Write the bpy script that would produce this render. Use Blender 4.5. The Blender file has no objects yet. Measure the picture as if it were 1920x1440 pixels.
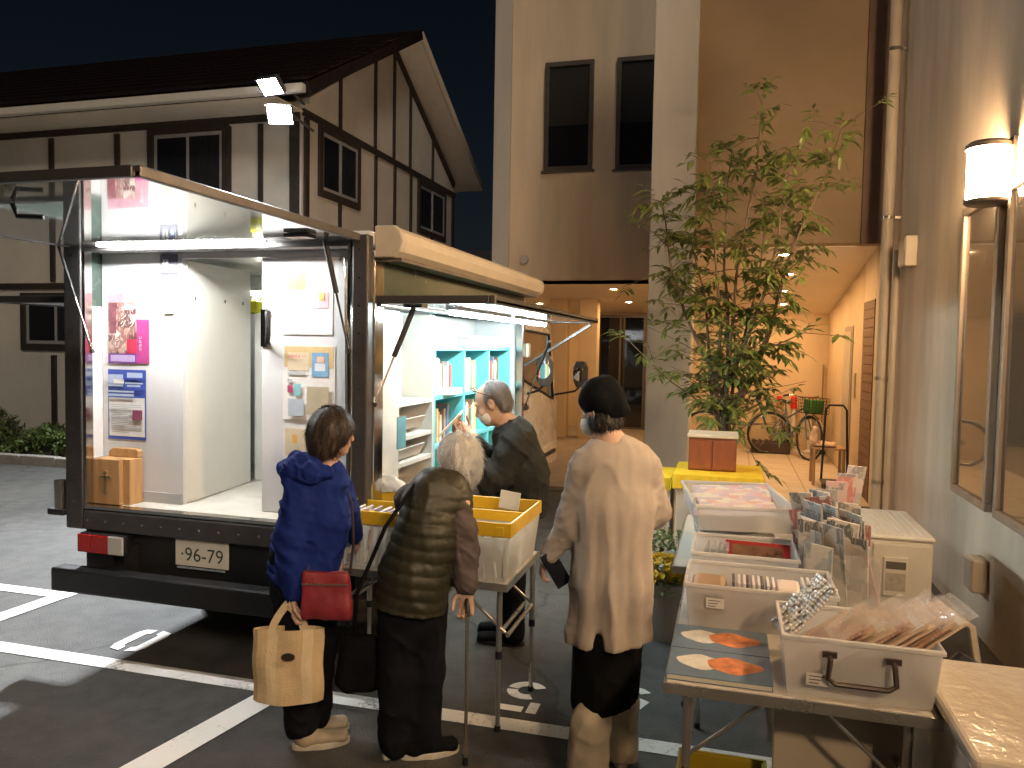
import bpy, bmesh, math, random
import numpy as np
from mathutils import Vector, Matrix, Euler
random.seed(7)
sc = bpy.context.scene
COL = sc.collection

# ------------------------------------------------------------ camera
FPX = 1450.0            # focal length in pixels of the 1920 px wide photograph
CH = 1.72
YAW, PITCH, ROLL = math.radians(15.8), math.radians(2.85), math.radians(1.0)
_fw = Vector((-math.sin(YAW)*math.cos(PITCH), math.cos(YAW)*math.cos(PITCH), -math.sin(PITCH)))
_r0 = Vector((math.cos(YAW), math.sin(YAW), 0)); _u0 = _r0.cross(_fw)
_R = _r0*math.cos(ROLL)+_u0*math.sin(ROLL); _U = _u0*math.cos(ROLL)-_r0*math.sin(ROLL)
cd = bpy.data.cameras.new('camera'); cam = bpy.data.objects.new('camera', cd); COL.objects.link(cam)
cd.sensor_fit = 'HORIZONTAL'; cd.sensor_width = 36.0; cd.lens = 36.0*FPX/1920.0
cd.clip_start = 0.05; cd.clip_end = 1000
cam.matrix_world = Matrix(((_R.x,_U.x,-_fw.x,0),(_R.y,_U.y,-_fw.y,0),(_R.z,_U.z,-_fw.z,CH),(0,0,0,1)))
sc.camera = cam
def P(u, v, X=None, Y=None, Z=None):
    """world point seen at photograph pixel (u,v) on the plane X, Y or Z = const"""
    d = _fw+_R*((u-960)/FPX)+_U*((720-v)/FPX); C = Vector((0,0,CH))
    i, val = (0,X) if X is not None else (1,Y) if Y is not None else (2,Z)
    return C+d*((val-C[i])/d[i])

# ------------------------------------------------------------ night sky, moon-weak sun, exposure
w = bpy.data.worlds.new('World'); sc.world = w; w.use_nodes = True
nt = w.node_tree; nt.nodes.clear()
out = nt.nodes.new('ShaderNodeOutputWorld'); b1 = nt.nodes.new('ShaderNodeBackground')
SUN_DIR = Vector((.42,-.72,.55)).normalized()       # towards the weak night light behind the viewer
sky = nt.nodes.new('ShaderNodeTexSky'); sky.sky_type = 'NISHITA'; sky.sun_disc = False
sky.sun_elevation = math.asin(SUN_DIR.z); sky.sun_rotation = math.atan2(SUN_DIR.x, SUN_DIR.y)
b1.inputs[1].default_value = 0.0007
nt.links.new(sky.outputs[0], b1.inputs[0]); nt.links.new(b1.outputs[0], out.inputs[0])
sl = bpy.data.lights.new('sun', 'SUN'); sl.energy = 0.31; sl.angle = math.radians(12); sl.color = (1.0,.84,.66)
sun = bpy.data.objects.new('sun', sl); COL.objects.link(sun); sun.rotation_euler = SUN_DIR.to_track_quat('Z','Y').to_euler()
sc.render.engine = 'CYCLES'
sc.view_settings.view_transform = 'Standard'; sc.view_settings.look = 'None'
sc.view_settings.exposure = 1.3; sc.view_settings.gamma = 1.0; sc.view_settings.use_curve_mapping = False
cy = sc.cycles
cy.use_denoising = True; cy.max_bounces = 7; cy.diffuse_bounces = 4; cy.glossy_bounces = 4
cy.transmission_bounces = 5; cy.transparent_max_bounces = 12; cy.sample_clamp_indirect = 4.0
cy.caustics_reflective = False; cy.caustics_refractive = False; cy.blur_glossy = 0.5

# ------------------------------------------------------------ materials
MATS = {}
def M(name, col=(.5,.5,.5), rough=.6, metal=0.0, var=.12, scale=6.0, bump=0.0, bscale=80.0,
      spec=.5, coat=0.0, emit=None, estr=0.0, trans=0.0, tint=None, sheen=0.0, stretch=None, rvar=.08, clear=0.0, thin=0.0):
    """procedural principled material: mottled colour, uneven gloss, fine relief"""
    if name in MATS: return MATS[name]
    m = bpy.data.materials.new(name); m.use_nodes = True; MATS[name] = m
    n = m.node_tree.nodes; l = m.node_tree.links; p = n['Principled BSDF']
    tc = n.new('ShaderNodeTexCoord'); mp = n.new('ShaderNodeMapping')
    l.new(tc.outputs['Object'], mp.inputs[0])
    if stretch: mp.inputs['Scale'].default_value = stretch
    nz = n.new('ShaderNodeTexNoise'); nz.inputs['Scale'].default_value = scale; nz.inputs['Detail'].default_value = 6
    nz.inputs['Roughness'].default_value = .62
    l.new(mp.outputs[0], nz.inputs['Vector'])
    mr = n.new('ShaderNodeMapRange'); mr.inputs[1].default_value=.3; mr.inputs[2].default_value=.7
    l.new(nz.outputs[0], mr.inputs[0])
    mix = n.new('ShaderNodeMix'); mix.data_type = 'RGBA'
    c = Vector(col); d = c*(1-var)
    if tint is not None: d = Vector(tint)
    mix.inputs[6].default_value = (*(c*(1+var*.5)),1); mix.inputs[7].default_value = (*d,1)
    l.new(mr.outputs[0], mix.inputs[0]); l.new(mix.outputs[2], p.inputs['Base Color'])
    r2 = n.new('ShaderNodeMapRange'); r2.inputs[1].default_value=.3; r2.inputs[2].default_value=.7
    r2.inputs[3].default_value=max(.02,rough-rvar); r2.inputs[4].default_value=min(1,rough+rvar)
    l.new(nz.outputs[0], r2.inputs[0]); l.new(r2.outputs[0], p.inputs['Roughness'])
    p.inputs['Metallic'].default_value = metal
    p.inputs['Specular IOR Level'].default_value = spec
    p.inputs['Coat Weight'].default_value = coat
    p.inputs['Sheen Weight'].default_value = sheen
    p.inputs['Transmission Weight'].default_value = trans
    if emit is not None:
        p.inputs['Emission Color'].default_value = (*emit,1); p.inputs['Emission Strength'].default_value = estr
    if bump:
        bn = n.new('ShaderNodeTexNoise'); bn.inputs['Scale'].default_value = bscale; bn.inputs['Detail'].default_value = 4
        l.new(mp.outputs[0], bn.inputs['Vector'])
        bp = n.new('ShaderNodeBump'); bp.inputs['Strength'].default_value = min(1,bump); bp.inputs['Distance'].default_value = .01
        l.new(bn.outputs[0], bp.inputs['Height']); l.new(bp.outputs[0], p.inputs['Normal'])
    last = p.outputs[0]
    if thin:      # thin sheet that lets light through diffusely
        tr = n.new('ShaderNodeBsdfTranslucent'); l.new(mix.outputs[2], tr.inputs[0])
        mx = n.new('ShaderNodeMixShader'); mx.inputs[0].default_value = thin
        l.new(last, mx.inputs[1]); l.new(tr.outputs[0], mx.inputs[2]); last = mx.outputs[0]
    if clear:     # see-through film or pane
        tp = n.new('ShaderNodeBsdfTransparent'); mx = n.new('ShaderNodeMixShader'); mx.inputs[0].default_value = clear
        l.new(last, mx.inputs[1]); l.new(tp.outputs[0], mx.inputs[2]); last = mx.outputs[0]
    l.new(last, n['Material Output'].inputs[0])
    return m
def PM(name, c1, c2, c3, scale=14.0, seed=0.0, rough=.3):
    """printed cover: random blocks of ink, pale lettering bands and gloss"""
    if name in MATS: return MATS[name]
    m = bpy.data.materials.new(name); m.use_nodes = True; MATS[name] = m
    n = m.node_tree.nodes; l = m.node_tree.links; p = n['Principled BSDF']
    tc = n.new('ShaderNodeTexCoord'); mp = n.new('ShaderNodeMapping'); mp.inputs['Location'].default_value = (seed,seed*.7,seed*1.3)
    l.new(tc.outputs['Object'], mp.inputs[0])
    v = n.new('ShaderNodeTexVoronoi'); v.distance = 'CHEBYCHEV'; v.inputs['Scale'].default_value = scale; v.inputs['Randomness'].default_value = .8
    l.new(mp.outputs[0], v.inputs['Vector'])
    sep = n.new('ShaderNodeSeparateColor'); l.new(v.outputs['Color'], sep.inputs[0])
    r = n.new('ShaderNodeValToRGB'); r.color_ramp.interpolation = 'CONSTANT'; e = r.color_ramp.elements
    e[0].position = 0; e[0].color = (*c1,1); e[1].position = .45; e[1].color = (*c2,1)
    k = e.new(.72); k.color = (*c3,1); k = e.new(.9); k.color = (.70,.67,.62,1)
    l.new(sep.outputs[0], r.inputs[0])
    w_ = n.new('ShaderNodeTexNoise'); w_.inputs['Scale'].default_value = 150; mp2 = n.new('ShaderNodeMapping'); mp2.inputs['Scale'].default_value = (1,1,.25)
    l.new(tc.outputs['Object'], mp2.inputs[0]); l.new(mp2.outputs[0], w_.inputs['Vector'])
    mr = n.new('ShaderNodeMapRange'); mr.inputs[1].default_value = .56; mr.inputs[2].default_value = .60; mr.inputs[4].default_value = .55; l.new(w_.outputs[0], mr.inputs[0])
    mx = n.new('ShaderNodeMix'); mx.data_type = 'RGBA'; mx.inputs[7].default_value = (.60,.57,.52,1); l.new(mr.outputs[0], mx.inputs[0]); l.new(r.outputs[0], mx.inputs[6])
    l.new(mx.outputs[2], p.inputs['Base Color']); p.inputs['Roughness'].default_value = rough; p.inputs['Coat Weight'].default_value = .4
    return m
def EM(name, col, strength):
    if name in MATS: return MATS[name]
    m = bpy.data.materials.new(name); m.use_nodes = True; MATS[name] = m
    n = m.node_tree.nodes; l = m.node_tree.links; n.remove(n['Principled BSDF'])
    e = n.new('ShaderNodeEmission'); e.inputs[0].default_value = (*col,1); e.inputs[1].default_value = strength
    l.new(e.outputs[0], n['Material Output'].inputs[0])
    return m

# ------------------------------------------------------------ object helpers
WM = {}
def _mat(o, m):
    if m is None: return
    for x in (m if isinstance(m,(list,tuple)) else [m]): o.data.materials.append(x)
def tag(o, label=None, cat=None, group=None, kind=None):
    if label: o['label'] = label
    if cat: o['category'] = cat
    if group: o['group'] = group
    if kind: o['kind'] = kind
    return o
def thing(name, label, cat, loc=(0,0,0), rz=0.0, group=None, scale=1.0):
    o = bpy.data.objects.new(name, None); COL.objects.link(o)
    o.empty_display_size = .1
    o.location = loc; o.rotation_euler = (0,0,rz); o.scale = (scale,)*3
    WM[o] = Matrix.Translation(loc) @ Matrix.Rotation(rz,4,'Z') @ Matrix.Scale(scale,4)
    return tag(o, label, cat, group)
def link(name, me, mat=None, parent=None, local=False, loc=None, rot=None, matrix=None):
    """add a mesh object; geometry is in world space unless local=True (then in its parent's space)"""
    o = bpy.data.objects.new(name, me); COL.objects.link(o)
    if mat is not None and len(me.materials)==0: _mat(o, mat)
    b = Matrix.Identity(4)
    if matrix is not None: o.matrix_basis = matrix; b = matrix.copy()
    else:
        if loc is not None: o.location = loc; b = Matrix.Translation(loc)
        if rot is not None: o.rotation_euler = rot; b = b @ Euler(rot).to_matrix().to_4x4()
    if parent is not None:
        o.parent = parent
        if not local: o.matrix_parent_inverse = WM[parent].inverted()
        WM[o] = (WM[parent] @ b) if local else b
    else: WM[o] = b
    return o
def struct(name, me, mat, parent=None):
    o = link(name, me, mat, parent)
    if parent is None: o['kind'] = 'structure'
    return o
class B:
    """collects shapes into one mesh"""
    def __init__(s): s.v=[]; s.f=[]; s.m=[]; s.cur=0
    def add(s, vs, fs):
        k=len(s.v); s.v += [tuple(x) for x in vs]
        for f in fs: s.f.append([k+i for i in f]); s.m.append(s.cur)
        return s
    def box(s, x0,x1,y0,y1,z0,z1, mtx=None):
        vs=[Vector(p) for p in ((x0,y0,z0),(x1,y0,z0),(x1,y1,z0),(x0,y1,z0),(x0,y0,z1),(x1,y0,z1),(x1,y1,z1),(x0,y1,z1))]
        if mtx is not None: vs=[mtx@p for p in vs]
        return s.add(vs,[(0,3,2,1),(4,5,6,7),(0,1,5,4),(1,2,6,5),(2,3,7,6),(3,0,4,7)])
    def bar(s, a, b, wx, wy, up=(0,0,1)):
        """square bar from a to b"""
        a=Vector(a); b=Vector(b); d=(b-a); L=d.length; d.normalize(); up=Vector(up)
        if abs(d.dot(up))>.98: up=Vector((1,0,0)) if abs(d.x)<.9 else Vector((0,1,0))
        x=d.cross(up).normalized(); y=x.cross(d)
        vs=[a+x*(sx*wx/2)+y*(sy*wy/2)+d*(t*L) for t in (0,1) for sx,sy in((-1,-1),(1,-1),(1,1),(-1,1))]
        return s.add(vs,[(3,2,1,0),(4,5,6,7),(0,1,5,4),(1,2,6,5),(2,3,7,6),(3,0,4,7)])
    def cyl(s, a, b, r0, r1=None, n=12, cap=True):
        r1=r0 if r1 is None else r1
        a=Vector(a); b=Vector(b); d=(b-a).normalized()
        up=Vector((0,0,1)) if abs(d.z)<.9 else Vector((1,0,0))
        x=d.cross(up).normalized(); y=d.cross(x)
        vs=[]
        for c,r in((a,r0),(b,r1)):
            for i in range(n):
                t=2*math.pi*i/n; vs.append(c+x*(math.cos(t)*r)+y*(math.sin(t)*r))
        fs=[(i,(i+1)%n,n+(i+1)%n,n+i) for i in range(n)]
        if cap: fs += [tuple(range(n-1,-1,-1)), tuple(range(n,2*n))]
        return s.add(vs,fs)
    def tube(s, pts, r, n=8, closed=False, cap=True):
        pts=[Vector(p) for p in pts]; N=len(pts); rs=r if isinstance(r,(list,tuple)) else [r]*N
        k=len(s.v); prevx=None
        for i,p in enumerate(pts):
            if closed: d=pts[(i+1)%N]-pts[i-1]
            else: d=pts[min(i+1,N-1)]-pts[max(i-1,0)]
            d.normalize()
            if prevx is None:
                up=Vector((0,0,1)) if abs(d.z)<.9 else Vector((1,0,0)); x=d.cross(up).normalized()
            else: x=(prevx-d*prevx.dot(d)).normalized()
            prevx=x; y=d.cross(x)
            for j in range(n):
                t=2*math.pi*j/n; s.v.append(tuple(p+(x*math.cos(t)+y*math.sin(t))*rs[i]))
        rng=N if closed else N-1
        for i in range(rng):
            for j in range(n):
                a=k+i*n+j; b=k+i*n+(j+1)%n; c=k+((i+1)%N)*n+(j+1)%n; d_=k+((i+1)%N)*n+j
                s.f.append([a,b,c,d_]); s.m.append(s.cur)
        if cap and not closed:
            s.f.append([k+j for j in range(n-1,-1,-1)]); s.m.append(s.cur)
            s.f.append([k+(N-1)*n+j for j in range(n)]); s.m.append(s.cur)
        return s
    def prism(s, poly, fn, lo, hi):
        """extrude a 2-D polygon; fn(a,b,h) gives the 3-D point"""
        n=len(poly); vs=[fn(a,b,lo) for a,b in poly]+[fn(a,b,hi) for a,b in poly]
        fs=[tuple(range(n-1,-1,-1)),tuple(range(n,2*n))]+[(i,(i+1)%n,n+(i+1)%n,n+i) for i in range(n)]
        return s.add(vs,fs)
    def lathe(s, prof, c, n=20, axis='z'):
        k=len(s.v); c=Vector(c)
        for r,h in prof:
            for i in range(n):
                t=2*math.pi*i/n; a,b=r*math.cos(t),r*math.sin(t)
                s.v.append(tuple(c+(Vector((a,b,h)) if axis=='z' else Vector((h,a,b)) if axis=='x' else Vector((b,h,a)))))
        for q in range(len(prof)-1):
            for i in range(n):
                s.f.append([k+q*n+i,k+q*n+(i+1)%n,k+(q+1)*n+(i+1)%n,k+(q+1)*n+i]); s.m.append(s.cur)
        return s
    def quad(s, *p): return s.add([Vector(x) for x in p],[tuple(range(len(p)))])
    def mesh(s, name='m', smooth=False, fix=True):
        me=bpy.data.meshes.new(name); me.from_pydata(s.v,[],s.f)
        me.polygons.foreach_set('material_index', s.m)
        if fix:
            bm=bmesh.new(); bm.from_mesh(me); bmesh.ops.recalc_face_normals(bm, faces=bm.faces); bm.to_mesh(me); bm.free()
        if smooth: me.polygons.foreach_set('use_smooth',[True]*len(me.polygons))
        me.update(); return me
    def obj(s, name, mat, parent=None, bevel=0.0, smooth=False, local=False, seg=2, **kw):
        o=link(name, s.mesh(name, smooth), mat, parent, local, **kw)
        if bevel:
            md=o.modifiers.new('bevel','BEVEL'); md.width=bevel; md.segments=seg; md.limit_method='ANGLE'; md.angle_limit=math.radians(40)
            md.harden_normals=False
        if smooth:
            try:
                md=o.modifiers.new('es','EDGE_SPLIT'); md.split_angle=math.radians(45)
            except Exception: pass
        return o
def text_mesh(body, size, ext=0.0):
    cu=bpy.data.curves.new('txt','FONT'); cu.body=body; cu.size=size; cu.extrude=ext; cu.align_x='CENTER'; cu.align_y='CENTER'
    cu.resolution_u=3
    o=bpy.data.objects.new('txt',cu); COL.objects.link(o)
    dg=bpy.context.evaluated_depsgraph_get(); dg.update()
    me=bpy.data.meshes.new_from_object(o.evaluated_get(dg)); me.materials.clear()
    bpy.data.objects.remove(o); bpy.data.curves.remove(cu)
    return me
def copy_tree(o, parent=None):
    c=o.copy(); COL.objects.link(c); c.parent=parent
    if parent is not None: c.matrix_parent_inverse=o.matrix_parent_inverse.copy()
    for ch in list(o.children): copy_tree(ch, c)
    return c

# ------------------------------------------------------------ numpy noise and signed-distance modelling (people, cloth)
def _hash(ix,iy,iz):
    h=(ix.astype(np.int64)*374761393+iy.astype(np.int64)*668265263+iz.astype(np.int64)*2147483647)&0x7fffffff
    h=(h^(h>>13))*1274126177&0x7fffffff
    return ((h^(h>>16))&0xffff)/65535.0
def vnoise(x,y,z):
    ix,iy,iz=np.floor(x),np.floor(y),np.floor(z); fx,fy,fz=x-ix,y-iy,z-iz
    fx=fx*fx*(3-2*fx); fy=fy*fy*(3-2*fy); fz=fz*fz*(3-2*fz)
    r=0
    for dx in(0,1):
        for dy in(0,1):
            for dz in(0,1):
                wgt=(fx if dx else 1-fx)*(fy if dy else 1-fy)*(fz if dz else 1-fz)
                r=r+wgt*_hash(ix+dx,iy+dy,iz+dz)
    return r*2-1
class SDF:
    """union of tapered limbs and ellipsoids on a voxel grid, skinned to one continuous surface"""
    def __init__(s, vox): s.h=vox; s.p=[]; s.mod=[]; s.post=[]
    def cap(s,a,b,ra,rb=None,k=.02,op='u'): s.p.append(('c',Vector(a),Vector(b),ra,ra if rb is None else rb,k,op)); return s
    def chain(s,pts,rs,k=.02):
        for i in range(len(pts)-1): s.cap(pts[i],pts[i+1],rs[i],rs[i+1],k)
        return s
    def ell(s,c,r,rot=None,k=.02,op='u'): s.p.append(('e',Vector(c),Vector(r),rot,k,op)); return s
    def et(s,a,b,ra,rb,side=(1,0,0),k=.02,op='u'): s.p.append(('t',Vector(a),Vector(b),ra,rb,Vector(side).normalized(),k,op)); return s
    def cut(s,p,n): s.p.append(('h',Vector(p),Vector(n).normalized())); return s
    def trim(s,p,n): s.post.append((Vector(p),Vector(n).normalized())); return s     # clean hem, cut after the folds
    def build(s, name, smooth=True):
        lo=np.array([1e9]*3); hi=-lo; bbs=[]
        for q in s.p:
            if q[0]=='c': pts=[(q[1],q[3]),(q[2],q[4])]
            elif q[0]=='e': pts=[(q[1],max(q[2]))]
            elif q[0]=='t': pts=[(q[1],max(q[3])),(q[2],max(q[4]))]
            else: bbs.append(None); continue
            l=np.min([np.array(c)-r for c,r in pts],axis=0); h_=np.max([np.array(c)+r for c,r in pts],axis=0)
            bbs.append((l,h_))
            if q[-1]=='u': lo=np.minimum(lo,l); hi=np.maximum(hi,h_)
        pad=.03; lo=lo-pad; hi=hi+pad; h=s.h
        n=np.ceil((hi-lo)/h).astype(int)+1
        Fd=np.full(n,.05,dtype=np.float32)
        ax=[lo[i]+h*np.arange(n[i]) for i in range(3)]
        for q,bb in zip(s.p,bbs):
            if q[0]=='h':
                X,Y,Z=np.meshgrid(ax[0],ax[1],ax[2],indexing='ij',sparse=True)
                d=(X-q[1].x)*q[2].x+(Y-q[1].y)*q[2].y+(Z-q[1].z)*q[2].z
                Fd=np.maximum(Fd,d); continue
            k=q[-2]; pd=.05+k
            i0=np.maximum(np.floor((bb[0]-pd-lo)/h).astype(int),0); i1=np.minimum(np.ceil((bb[1]+pd-lo)/h).astype(int)+1,n)
            if np.any(i1<=i0): continue
            sl_=tuple(slice(a,b) for a,b in zip(i0,i1))
            X,Y,Z=np.meshgrid(*[ax[i][sl_[i]] for i in range(3)],indexing='ij')
            if q[0]=='c':
                a,b=q[1],q[2]; ab=b-a; L2=max(ab.length_squared,1e-9)
                t=np.clip(((X-a.x)*ab.x+(Y-a.y)*ab.y+(Z-a.z)*ab.z)/L2,0,1)
                d=np.sqrt((X-a.x-t*ab.x)**2+(Y-a.y-t*ab.y)**2+(Z-a.z-t*ab.z)**2)-(q[3]+(q[4]-q[3])*t)
            elif q[0]=='e':
                c,r,rot=q[1],q[2],q[3]; D=[X-c.x,Y-c.y,Z-c.z]
                if rot is not None:
                    m=rot.transposed(); D=[m[i][0]*D[0]+m[i][1]*D[1]+m[i][2]*D[2] for i in range(3)]
                k0=np.sqrt((D[0]/r.x)**2+(D[1]/r.y)**2+(D[2]/r.z)**2)
                k1=np.sqrt((D[0]/r.x**2)**2+(D[1]/r.y**2)**2+(D[2]/r.z**2)**2)+1e-6
                d=k0*(k0-1)/k1
            else:
                a,b,ra,rb,sd=q[1],q[2],q[3],q[4],q[5]; ab=b-a; L=ab.length; dr=ab/L
                sx=(sd-dr*sd.dot(dr)).normalized(); sy=dr.cross(sx)
                PX,PY,PZ=X-a.x,Y-a.y,Z-a.z
                tt=PX*dr.x+PY*dr.y+PZ*dr.z; t=np.clip(tt/L,0,1); over=tt-np.clip(tt,0,L)
                u=PX*sx.x+PY*sx.y+PZ*sx.z; v=PX*sy.x+PY*sy.y+PZ*sy.z
                rx=ra[0]+(rb[0]-ra[0])*t; ry=ra[1]+(rb[1]-ra[1])*t; rm=np.minimum(rx,ry)
                k0=np.sqrt((u/rx)**2+(v/ry)**2+(over/rm)**2)
                k1=np.sqrt((u/rx**2)**2+(v/ry**2)**2+(over/rm**2)**2)+1e-6
                d=k0*(k0-1)/k1
            f=Fd[sl_]
            if q[-1]=='u':
                hh=np.clip(.5+.5*(f-d)/k,0,1); Fd[sl_]=f*(1-hh)+d*hh-k*hh*(1-hh)
            else:
                hh=np.clip(.5-.5*(f+d)/k,0,1); Fd[sl_]=f*(1-hh)-d*hh+k*hh*(1-hh)
        if s.mod:
            near=np.abs(Fd)<.04; I=np.nonzero(near)
            x,y,z=ax[0][I[0]],ax[1][I[1]],ax[2][I[2]]; v=Fd[I]
            for g in s.mod: v=v+g(x,y,z)
            Fd[I]=v
        for pt,nn in s.post:
            X,Y,Z=np.meshgrid(ax[0],ax[1],ax[2],indexing='ij',sparse=True)
            Fd=np.maximum(Fd,(X-pt.x)*nn.x+(Y-pt.y)*nn.y+(Z-pt.z)*nn.z)
        V,Fc=surface_nets(Fd,lo,h)
        me=bpy.data.meshes.new(name); me.vertices.add(len(V)); me.vertices.foreach_set('co',V.astype(np.float32).ravel())
        nf=len(Fc); me.loops.add(nf*4); me.loops.foreach_set('vertex_index',Fc.astype(np.int32).ravel())
        me.polygons.add(nf); me.polygons.foreach_set('loop_start',np.arange(0,nf*4,4,dtype=np.int32)); me.polygons.foreach_set('loop_total',np.full(nf,4,dtype=np.int32))
        me.update(calc_edges=True); me.validate()
        if smooth: me.polygons.foreach_set('use_smooth',np.ones(len(me.polygons),dtype=bool))
        return me
def surface_nets(F,lo,h):
    ins=F<0; n=F.shape
    cnt=np.zeros((n[0]-1,n[1]-1,n[2]-1),np.int8)
    for dx in(0,1):
        for dy in(0,1):
            for dz in(0,1): cnt+=ins[dx:n[0]-1+dx,dy:n[1]-1+dy,dz:n[2]-1+dz]
    I=np.array(np.nonzero((cnt>0)&(cnt<8))); N=I.shape[1]
    idx=np.full(cnt.shape,-1,np.int64); idx[I[0],I[1],I[2]]=np.arange(N)
    cor=[(a,b,c) for a in(0,1) for b in(0,1) for c in(0,1)]
    val=[F[I[0]+a,I[1]+b,I[2]+c] for a,b,c in cor]
    acc=np.zeros((N,3)); num=np.zeros(N)
    for i in range(8):
        for j in range(i+1,8):
            if sum(abs(p-q) for p,q in zip(cor[i],cor[j]))!=1: continue
            m=(val[i]<0)!=(val[j]<0); den=val[i]-val[j]; den=np.where(np.abs(den)<1e-9,1e-9,den)
            t=np.where(m,val[i]/den,0)
            for a in range(3): acc[:,a]+=np.where(m,cor[i][a]+t*(cor[j][a]-cor[i][a]),0)
            num+=m
    V=(acc/num[:,None]+I.T)*h+lo
    faces=[]
    for a in range(3):
        b,c=(a+1)%3,(a+2)%3
        s0=[slice(None)]*3; s1=[slice(None)]*3; s0[a]=slice(0,-1); s1[a]=slice(1,None)
        f0=ins[tuple(s0)]; f1=ins[tuple(s1)]
        for A,Bv,fl in((f0,~f1,False),(~f0,f1,True)):
            E=np.array(np.nonzero(A&Bv)); ok=(E[b]>0)&(E[c]>0)&(E[b]<cnt.shape[b])&(E[c]<cnt.shape[c])
            E=E[:,ok]
            def cell(db,dc):
                q=[E[0].copy(),E[1].copy(),E[2].copy()]; q[b]=q[b]-db; q[c]=q[c]-dc; return idx[q[0],q[1],q[2]]
            Q=np.stack([cell(1,1),cell(0,1),cell(0,0),cell(1,0)],1)
            if fl: Q=Q[:,::-1]
            faces.append(Q)
    Fc=np.concatenate(faces); Fc=Fc[(Fc>=0).all(1)]
    return V,Fc
# ============================================================ THE SETTING
# ---- asphalt with aggregate, patches and stains
def asphalt_mat():
    m=bpy.data.materials.new('asphalt'); m.use_nodes=True; n=m.node_tree.nodes; l=m.node_tree.links; p=n['Principled BSDF']
    g=n.new('ShaderNodeNewGeometry')
    def noise(s,d=4,r=.6):
        k=n.new('ShaderNodeTexNoise'); k.inputs['Scale'].default_value=s; k.inputs['Detail'].default_value=d; k.inputs['Roughness'].default_value=r
        l.new(g.outputs['Position'],k.inputs['Vector']); return k.outputs[0]
    big=noise(.55,5); mid=noise(7,4); fine=noise(190,2,.5)
    vo=n.new('ShaderNodeTexVoronoi'); vo.inputs['Scale'].default_value=150; l.new(g.outputs['Position'],vo.inputs['Vector'])
    r1=n.new('ShaderNodeValToRGB'); r1.color_ramp.elements[0].position=.35; r1.color_ramp.elements[1].position=.68
    r1.color_ramp.elements[0].color=(.050,.049,.048,1); r1.color_ramp.elements[1].color=(.090,.086,.078,1); l.new(big,r1.inputs[0])
    mx=n.new('ShaderNodeMix'); mx.data_type='RGBA'; mx.blend_type='OVERLAY'; mx.inputs[0].default_value=.55
    l.new(r1.outputs[0],mx.inputs[6]); l.new(fine,mx.inputs[7])
    mx2=n.new('ShaderNodeMix'); mx2.data_type='RGBA'; mx2.blend_type='MULTIPLY'; mx2.inputs[0].default_value=.5
    r2=n.new('ShaderNodeMapRange'); r2.inputs[1].default_value=.3; r2.inputs[2].default_value=.6; r2.inputs[3].default_value=.45; r2.inputs[4].default_value=1.15
    l.new(mid,r2.inputs[0]); l.new(mx.outputs[2],mx2.inputs[6]); l.new(r2.outputs[0],mx2.inputs[7])
    vc=n.new('ShaderNodeTexVoronoi'); vc.feature='DISTANCE_TO_EDGE'; vc.inputs['Scale'].default_value=.42
    wn=n.new('ShaderNodeTexNoise'); wn.inputs['Scale'].default_value=2.2; wn.inputs['Detail'].default_value=5; l.new(g.outputs['Position'],wn.inputs['Vector'])
    va=n.new('ShaderNodeMix'); va.data_type='VECTOR'; va.inputs[0].default_value=.30; l.new(g.outputs['Position'],va.inputs[4]); l.new(wn.outputs['Color'],va.inputs[5]); l.new(va.outputs[1],vc.inputs['Vector'])
    cr=n.new('ShaderNodeMapRange'); cr.inputs[1].default_value=.0; cr.inputs[2].default_value=.006; cr.inputs[3].default_value=.45; cr.inputs[4].default_value=1; l.new(vc.outputs['Distance'],cr.inputs[0])
    st=noise(1.6,3,.5); sr=n.new('ShaderNodeMapRange'); sr.inputs[1].default_value=.60; sr.inputs[2].default_value=.70; sr.inputs[3].default_value=1; sr.inputs[4].default_value=.55; l.new(st,sr.inputs[0])
    mu=n.new('ShaderNodeMath'); mu.operation='MULTIPLY'; l.new(cr.outputs[0],mu.inputs[0]); l.new(sr.outputs[0],mu.inputs[1])
    mx3=n.new('ShaderNodeMix'); mx3.data_type='RGBA'; mx3.blend_type='MULTIPLY'; mx3.inputs[0].default_value=1; l.new(mx2.outputs[2],mx3.inputs[6]); l.new(mu.outputs[0],mx3.inputs[7])
    l.new(mx3.outputs[2],p.inputs['Base Color']); p.inputs['Roughness'].default_value=.82
    bp=n.new('ShaderNodeBump'); bp.inputs['Strength'].default_value=.55; bp.inputs['Distance'].default_value=.006
    l.new(vo.outputs[0],bp.inputs['Height']); l.new(bp.outputs[0],p.inputs['Normal'])
    return m
A_MAT=asphalt_mat()
struct('asphalt_ground', B().quad((-250,-150,0),(250,-150,0),(250,350,0),(-250,350,0)).mesh('asphalt_ground'), A_MAT)
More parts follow.
